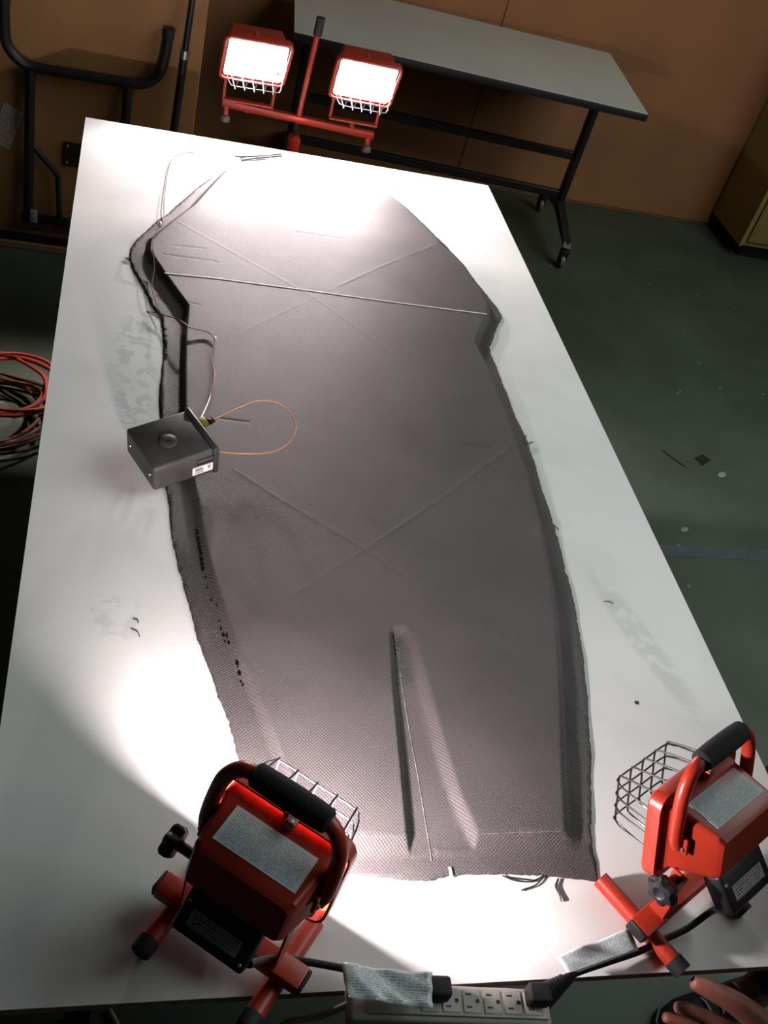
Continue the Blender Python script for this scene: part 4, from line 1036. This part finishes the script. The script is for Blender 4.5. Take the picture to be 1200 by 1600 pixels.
E_ = [('pelvis', 'waist'), ('waist', 'chest'), ('chest', 'collar'), ('collar', 'neck'), ('neck', 'jaw'), ('jaw', 'head'), ('head', 'crown'),
      ('pelvis', 'hipR'), ('hipR', 'kneeR'), ('kneeR', 'calfR'), ('calfR', 'ankR'), ('ankR', 'toeR'), ('pelvis', 'hipL'), ('hipL', 'kneeL'), ('kneeL', 'calfL'), ('calfL', 'ankL'), ('ankL', 'toeL'),
      ('collar', 'shL'), ('shL', 'upL'), ('upL', 'elL'), ('elL', 'foL'), ('foL', 'wrL'), ('collar', 'shR'), ('shR', 'upR'), ('upR', 'elR'), ('elR', 'foR'), ('foR', 'wrR')]
HAND = {'th': [(1.0461, -0.0633, -0.0314, 0.02), (0.9987, -0.043, -0.0061, 0.017), (0.964, -0.029, 0.003, 0.0142), (0.942, -0.0185, 0.0052, 0.0118), (0.936, -0.0155, 0.0056, 0.0085)],
        'in': [(1.068, -0.083, -0.06, 0.02), (1.0267, -0.0708, -0.0629, 0.015), (0.977, -0.0463, -0.0493, 0.0118), (0.948, -0.036, -0.0427, 0.0108), (0.931, -0.0305, -0.044, 0.0092), (0.9275, -0.0295, -0.0443, 0.0045)],
        'mi': [(1.0730, -0.090, -0.080, 0.0150), (1.0359, -0.0790, -0.0930, 0.0125), (0.9784, -0.0512, -0.0800, 0.0100), (0.9460, -0.0390, -0.0745, 0.0090), (0.9250, -0.0330, -0.0720, 0.0085), (0.9215, -0.0322, -0.0716, 0.0042)],
        'ri': [(1.0790, -0.096, -0.100, 0.0140), (1.0505, -0.0892, -0.1180, 0.0118), (0.9986, -0.0592, -0.1120, 0.0095), (0.9672, -0.0464, -0.1065, 0.0085), (0.9480, -0.0410, -0.1030, 0.0074)],
        'pi': [(1.0860, -0.100, -0.116, 0.0125), (1.0665, -0.0980, -0.1400, 0.0105), (1.0263, -0.0740, -0.1400, 0.0085), (1.0031, -0.0616, -0.1360, 0.0077), (0.9870, -0.0560, -0.1320, 0.0068)]}
for f_, ch in HAND.items():
    prev = 'wrL'
    for i, (x, y, z, r) in enumerate(ch):
        n = f_ + 'L%d' % i; N[n] = (x, y, z + T, r); E_.append((prev, n)); prev = n
wr = Vector(N['wrR'][:3])
for k, (f_, lens) in enumerate((('th', (0.03, 0.035, 0.03)), ('in', (0.085, 0.04, 0.024, 0.02)), ('mi', (0.088, 0.043, 0.027, 0.022)), ('ri', (0.083, 0.04, 0.025, 0.02)), ('pi', (0.078, 0.032, 0.02, 0.018)))):
    p = wr + Vector((-0.012 * (k - 2) * -1, 0.0, 0.0)); prev = 'wrR'
    d = Vector((-0.75, -0.3, -0.55)) if f_ == 'th' else Vector((0.16 * (k - 2.5) - 0.05, -0.02, -1)).normalized()
    for i, ln in enumerate(lens):
        p = p + d * ln; d = (d + Vector((0, -0.18, 0.05))).normalized()
        n = f_ + 'R%d' % i; N[n] = (p.x, p.y, p.z, (0.0135, 0.011, 0.0095, 0.0078)[i]); E_.append((prev, n)); prev = n
body = skin_mesh('body', N, E_, 'skin', per, 'pelvis')
# face
fwd_ = Vector((-0.86, 0, -0.5)); upv = Vector((-0.5, 0, 0.86)); hc = Vector((1.235, 0.11, 1.425))
for s in (-1, 1):
    c = hc + fwd_ * 0.068 + Vector((0, 0.030 * s, 0)) + upv * 0.012
    bm = bmesh.new(); bmesh.ops.create_uvsphere(bm, u_segments=14, v_segments=10, radius=0.0125, matrix=Matrix.Translation(c)); ey = child(from_bm('eye', bm, 'eye_white'), per)
    bm = bmesh.new(); bmesh.ops.create_uvsphere(bm, u_segments=12, v_segments=8, radius=0.006, matrix=Matrix.Translation(c + fwd_ * 0.0085)); pu = from_bm('pupil', bm, 'eye_dark'); pu.parent = ey
    bm = bmesh.new(); bmesh.ops.create_uvsphere(bm, u_segments=12, v_segments=8, radius=1.0, matrix=Matrix.Translation(hc + Vector((0.005, 0.086 * s, -0.005))) @ Matrix.Diagonal((0.018, 0.009, 0.03, 1))); child(from_bm('ear', bm, 'skin'), per)
bm = bmesh.new(); n0 = hc + fwd_ * 0.082 + upv * 0.008; add_tube(bm, [n0, n0 + fwd_ * 0.016 - upv * 0.022, n0 + fwd_ * 0.018 - upv * 0.036, n0 + fwd_ * 0.004 - upv * 0.042], [0.006, 0.010, 0.013, 0.008], 12); child(from_bm('nose', bm, 'skin'), per)
bm = bmesh.new(); m0 = hc + fwd_ * 0.078 - upv * 0.058; add_tube(bm, [m0 + Vector((0, -0.024, 0)), m0 + fwd_ * 0.006, m0 + Vector((0, 0.024, 0))], [0.003, 0.0055, 0.003], 8); child(from_bm('mouth', bm, 'red_cord'), per)
bm = bmesh.new(); bmesh.ops.create_uvsphere(bm, u_segments=24, v_segments=16, radius=1.0, matrix=Matrix.Translation(hc - fwd_ * 0.034 + upv * 0.050) @ Matrix.Rotation(-0.52, 4, 'Y') @ Matrix.Diagonal((0.098, 0.097, 0.092, 1))); child(from_bm('hair', bm, 'hair'), per)
# clothes
TR = {'p': (1.66, 0.11, 0.94, 0.142), 'w': (1.62, 0.11, 1.03, 0.138), 'hR': (1.66, 0.205, 0.86, 0.104), 'kR': (1.595, 0.235, 0.50, 0.078), 'cR': (1.595, 0.24, 0.30, 0.070), 'aR': (1.585, 0.243, 0.085, 0.066),
      'hL': (1.66, 0.015, 0.86, 0.104), 'kL': (1.63, 0.0, 0.50, 0.078), 'cL': (1.66, 0.0, 0.30, 0.070), 'aL': (1.675, 0.0, 0.085, 0.066)}
skin_mesh('trousers', TR, [('p', 'w'), ('p', 'hR'), ('hR', 'kR'), ('kR', 'cR'), ('cR', 'aR'), ('p', 'hL'), ('hL', 'kL'), ('kL', 'cL'), ('cL', 'aL')], 'trousers', per, 'p')
SH = {'p': (1.655, 0.11, 0.95, 0.158), 'w': (1.60, 0.11, 1.06, 0.152), 'c': (1.48, 0.11, 1.18, 0.168), 'k': (1.392, 0.11, 1.262, 0.128), 'n': (1.345, 0.11, 1.300, 0.080),
      'sL': (1.375, -0.062, 1.235, 0.070), 'uL': (1.338, -0.102, 1.12, 0.062), 'sR': (1.395, 0.282, 1.235, 0.070), 'uR': (1.408, 0.324, 1.12, 0.062)}
skin_mesh('shirt', SH, [('p', 'w'), ('w', 'c'), ('c', 'k'), ('k', 'n'), ('k', 'sL'), ('sL', 'uL'), ('k', 'sR'), ('sR', 'uR')], 'shirt', per, 'p')
def shoe(heel, toe):
    h = Vector((*heel, 0)); t = Vector((*toe, 0)); d = (t - h).normalized(); s = Vector((-d.y, d.x, 0)); L0 = (t - h).length
    prof = [(0.0, 0.028, 0.062), (0.08, 0.036, 0.085), (0.25, 0.038, 0.098), (0.42, 0.041, 0.088), (0.60, 0.046, 0.070), (0.78, 0.049, 0.052), (0.92, 0.040, 0.040), (1.0, 0.018, 0.026)]
    bm = bmesh.new(); secs = []
    for f, w_, z_ in prof:
        c = h + d * (L0 * f)
        secs.append([c + s * (w_ * math.cos(a)) + Vector((0, 0, 0.018 + (z_ - 0.018) * max(0, math.sin(a)))) for a in [math.pi * k / 12 for k in range(13)]])
    add_loft(bm, secs)
    up_ = child(from_bm('shoe', bm, 'shoe_black'), per)
    bm = bmesh.new(); secs = []
    ol = []
    for f, w_, z_ in prof: ol.append(h + d * (L0 * f * 1.02 - 0.003) + s * (w_ + 0.003))
    for f, w_, z_ in prof[::-1]: ol.append(h + d * (L0 * f * 1.02 - 0.003) - s * (w_ + 0.003))
    add_loft(bm, [[p + Vector((0, 0, 0.0005)) for p in ol], [p + Vector((0, 0, 0.021)) for p in ol]])
    so = from_bm('sole', bm, 'shoe_sole', up_); 
    for k in range(4):
        f = 0.40 + 0.085 * k
        z_ = np.interp(f, [p[0] for p in prof], [p[2] for p in prof]); c = h + d * (L0 * f) + Vector((0, 0, z_ + 0.0005))
        bm = bmesh.new(); add_tube(bm, [c + s * 0.022 - Vector((0, 0, 0.007)), c + s * 0.010 + Vector((0, 0, 0.001)), c - s * 0.010 + Vector((0, 0, 0.001)), c - s * 0.022 - Vector((0, 0, 0.007))], 0.0032, 8)
        from_bm('lace', bm, 'lace', up_)
    return up_
shoe((1.625, 0.258), (1.335, 0.185))
shoe((1.72, 0.008), (1.43, -0.045))
